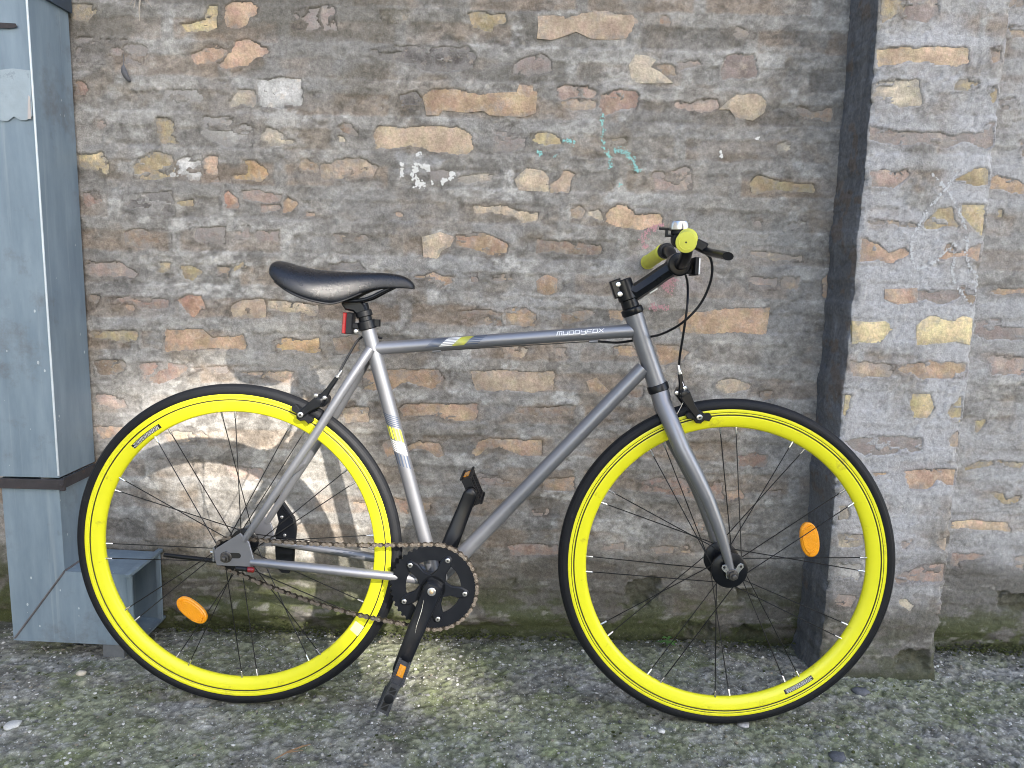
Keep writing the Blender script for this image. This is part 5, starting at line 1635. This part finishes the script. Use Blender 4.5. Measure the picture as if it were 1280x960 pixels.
# ------------------------------------------------------------------ small things on the ground
random.seed(11)
def stone_mesh(name, r, flat=.6, seed=0, n=1):
    bm = bmesh.new(); bmesh.ops.create_icosphere(bm, subdivisions=n, radius=1)
    rs = random.Random(seed)
    sx_, sy_, sz_ = rs.uniform(.7, 1.3), rs.uniform(.6, 1.0), flat * rs.uniform(.7, 1.1)
    for v in bm.verts:
        k = 1 + rs.uniform(-.22, .22)
        v.co = Vector((v.co.x * sx_, v.co.y * sy_, v.co.z * sz_)) * k * r
    return bm
def stone(name, x, y, r, col, label, cat="stone", flat=.5, seed=0):
    bm = stone_mesh(name, r, flat, seed, 2)
    me = bpy.data.meshes.new(name); bm.to_mesh(me); bm.free()
    at = me.attributes.new("tint", 'FLOAT_COLOR', 'POINT')
    at.data.foreach_set('color', [*col, 1.0] * len(me.vertices))
    me.materials.append(PEB)
    me.polygons.foreach_set('use_smooth', [True] * len(me.polygons))
    o = bpy.data.objects.new(name, me); COL.objects.link(o); o.location = (x, y, ground_z(x, y) + r * flat * .25)
    tag(o, label, cat)
stone("pebble", .3131, -.3773, .0095, (.62, .60, .57), "small white pebble on the ground beside the front tyre", "pebble", .45, 3)
stone("stone_chip", .4881, -.352, .016, (.42, .41, .40), "flat pale grey stone chip below the front wheel's label", "stone", .3, 4)
stone("stone_chip", .6405, -.452, .017, (.10, .105, .12), "dark slate chip on the ground right of the front wheel", "stone", .5, 5)
stone("stone_chip", .7900, -.215, .016, (.13, .135, .15), "dark grey stone lying at the foot of the brick pier", "stone", .5, 6)
stone("stone_chip", -.955, -.235, .013, (.50, .46, .38), "yellowish pebble under the air duct's elbow", "pebble", .5, 7)
stone("stone_chip", -.985, -.425, .018, (.52, .52, .50), "pale broken stone at the left edge of the ground", "stone", .4, 8)
# gravel and grit, past counting
gv, gf, gcol = [], [], []
ico = bmesh.new(); bmesh.ops.create_icosphere(ico, subdivisions=1, radius=1)
iv = np.array([v.co for v in ico.verts]); if_ = np.array([[v.index for v in f.verts] for f in ico.faces]); ico.free()
NG = 9000
gxs = rng.uniform(-1.25, 1.4, NG); gys = rng.uniform(-.75, -.005, NG)
gr = .0007 + .0034 * rng.random(NG) ** 4.0
V3 = []; F3 = []; C3 = []
for i in range(NG):
    if PX0 - .02 < gxs[i] < PX1 + .02 and gys[i] > PY - .02: continue
    k = iv * (1 + rng.uniform(-.25, .25, (len(iv), 1))) * gr[i] * np.array([rng.uniform(.7, 1.5), rng.uniform(.7, 1.3), rng.uniform(.4, .8)])
    a = rng.uniform(0, 6.3); ca, sa = math.cos(a), math.sin(a)
    k = np.stack([k[:, 0] * ca - k[:, 1] * sa, k[:, 0] * sa + k[:, 1] * ca, k[:, 2]], -1)
    k += np.array([gxs[i], gys[i], ground_z(gxs[i], gys[i]) + gr[i] * .25])
    F3.append(if_ + len(V3) * len(iv)); V3.append(k)
    t = rng.random()
    col = (.60, .59, .56) if t < .22 else ((.36, .35, .33) if t < .62 else ((.10, .10, .10) if t < .82 else (.25, .22, .17)))
    C3.append(np.tile(np.array([*col, 1.0]), (len(iv), 1)))
V3 = np.concatenate(V3); F3 = np.concatenate(F3); C3 = np.concatenate(C3)
me = bpy.data.meshes.new("gravel"); me.from_pydata(V3.tolist(), [], F3.tolist())
me.attributes.new("tint", 'FLOAT_COLOR', 'POINT').data.foreach_set('color', C3.reshape(-1).astype(np.float32))
me.materials.append(PEB)
o = bpy.data.objects.new("gravel", me); COL.objects.link(o)
tag(o, "fine grit and gravel scattered over the mossy concrete", "gravel", kind="stuff")
# moss cushions along the foot of the wall and in patches
MOSSM = stone_mat("moss_cushion", 260, 800, 1.0, .55, None, .004)
V3 = []; F3 = []; C3 = []
NM = 2600
for i in range(NM):
    if i < 1500:
        x = float(rng.choice([rng.uniform(-.86, .72), rng.uniform(.99, 1.4), rng.uniform(-.86, .0)])); y = -.006 - abs(rng.normal(0, .010)); z = ground_z(x, y) + abs(rng.normal(0, .012))
        y = min(y, -wall_h(x, max(z, .0)) - .0005) if z > .004 else y
    else:
        x = rng.uniform(-1.2, 1.3); y = rng.uniform(-.7, -.02)
        if vnoise(np.array(x), np.array(y), .12, .08, 1061) < .56 or (PX0 - .02 < x < PX1 + .02 and y > PY - .01): continue
        z = ground_z(x, y)
    r = .0010 + .0032 * rng.random() ** 2
    k = iv * (1 + rng.uniform(-.4, .4, (len(iv), 1))) * r * np.array([1.2, 1.0, .7]) + np.array([x, y, z])
    F3.append(if_ + len(V3) * len(iv)); V3.append(k)
    g = rng.uniform(.6, 1.3)
    C3.append(np.tile(np.array([.075 * g, .088 * g, .030 * g, 1.0]), (len(iv), 1)))
V3 = np.concatenate(V3); F3 = np.concatenate(F3); C3 = np.concatenate(C3)
me = bpy.data.meshes.new("moss"); me.from_pydata(V3.tolist(), [], F3.tolist())
me.attributes.new("tint", 'FLOAT_COLOR', 'POINT').data.foreach_set('color', C3.reshape(-1).astype(np.float32))
me.materials.append(MOSSM)
me.polygons.foreach_set('use_smooth', [True] * len(me.polygons))
o = bpy.data.objects.new("moss", me); COL.objects.link(o)
tag(o, "dark green moss cushions along the foot of the wall", "moss", kind="stuff")
# weed seedling
wd = empty("weed", loc=(.389, -.028, ground_z(.389, -.028)))
tag(wd, "small green weed sprouting where wall meets ground behind the front wheel", "plant")
part(MB().tube([(0, 0, -.003), (.001, -.003, .012), (.003, -.006, .022)], [.0012, .001, .0007], 6), "stem", LEAF, wd)
for i, (a, ln, zz, up) in enumerate(((10, .026, .012, .25), (75, .020, .015, .5), (150, .028, .010, .2), (200, .022, .014, .35), (260, .024, .016, .4), (320, .022, .011, .3), (40, .018, .020, .7), (180, .018, .021, .8))):
    t = rad(a); d = Vector((math.cos(t), math.sin(t) * .8, up)).normalized(); s_ = Vector((-math.sin(t), math.cos(t), 0))
    b = Vector((.001, -.003, zz))
    vv = []
    for q, w_ in ((0, .0006), (.25, .0030), (.5, .0052), (.75, .0040), (1, .0004)):
        c = b + d * ln * q + Vector((0, 0, -.010 * q * q))
        vv += [c - s_ * w_ + Vector((0, 0, .0012)), c, c + s_ * w_ + Vector((0, 0, .0012))]
    ff = []
    for q in range(4): ff += [(3 * q, 3 * q + 1, 3 * q + 4, 3 * q + 3), (3 * q + 1, 3 * q + 2, 3 * q + 5, 3 * q + 4)]
    part(MB().add(vv, ff), "leaf", LEAF, wd)
# dry twig
g0 = ground_z(-.41, -.495)
tw = MB().tube([(-.432, -.517, g0 + .004), (-.415, -.498, g0 + .006), (-.392, -.478, g0 + .005), (-.379, -.470, g0 + .004)], [.0009, .0016, .0015, .0006], 7)
tw.tube([(-.418, -.501, g0 + .006), (-.400, -.497, g0 + .007), (-.388, -.490, g0 + .004)], [.001, .0009, .0004], 6)
o = tw.build("twig", TWIG)
tag(o, "thin dry brown twig lying on the ground at the bottom left", "twig")

# ------------------------------------------------------------------ unseen gable added to block the sun; its slot shapes the lit patch
PLASTER = simple("blocker_plaster", (.30, .29, .27), .9, 0, .2, 20, .1)
BL = 12.0
ctr = Vector((-.745 + .545 * BL, -.839 * BL, 0))
ob = empty("sun_blocker_gable", loc=ctr)
ob.rotation_euler = (0, 0, SUN_AZ)
tag(ob, "unseen gable added to block the sun, its slot shaped to the lit patch", "sun blocker")
HW, TOP, LOW, RF = .335, 7.12, 5.5, 9.6
sx0, sx1 = -HW, HW
m = MB()
m.prism([(-3.2, 0), (.469, 0), (.469, 5.97), (.31, 6.0), (.105, 6.38), (-.231, 6.98), (-.31, TOP), (-.31, RF), (-3.2, RF - 1.6)], -.15, .15)
m.prism([(.47, 0), (3.2, 0), (3.2, RF - 1.6), (.17, RF), (.17, 7.12), (.315, 6.78), (.42, 6.38), (.445, 6.16), (.47, 5.97)], -.15, .15)
m.prism([(-.309, TOP), (.169, TOP), (.169, RF - .01), (-.309, RF - .01)], -.149, .149)
part(m, "wall", PLASTER, ob, smooth=False)
m = MB()
for sg in (-1, 1):
    m.prism([(sg * -.02, RF + .0), (sg * 3.4, RF - 1.72), (sg * 3.4, RF - 1.60), (sg * -.02, RF + .14)], -.35, .35)
part(m, "roof_edge", RUST, ob, smooth=False)

# unseen house added on the left to cut the sky light
sb2 = empty("sky_blocker_house", loc=(-4.6, -5.2, 0))
tag(sb2, "unseen plain house added on the left to cut the sky light", "house")
part(MB().box((0, 0, 2.6), (1.6, 8.0, 5.2)), "wall", PLASTER, sb2, smooth=False)
part(MB().prism([(-1.1, 5.2), (1.1, 5.2), (0, 6.2)], -4.2, 4.2), "roof", RUST, sb2, smooth=False)
for yy_ in (-2.6, 0, 2.6):
    wv = part(MB().box((.81, yy_, 2.9), (.06, 1.0, 1.3)), "window", WHITE, sb2, smooth=False)
    part(MB().box((.845, yy_, 2.9), (.02, .84, 1.14)), "pane", DECK, wv, smooth=False)
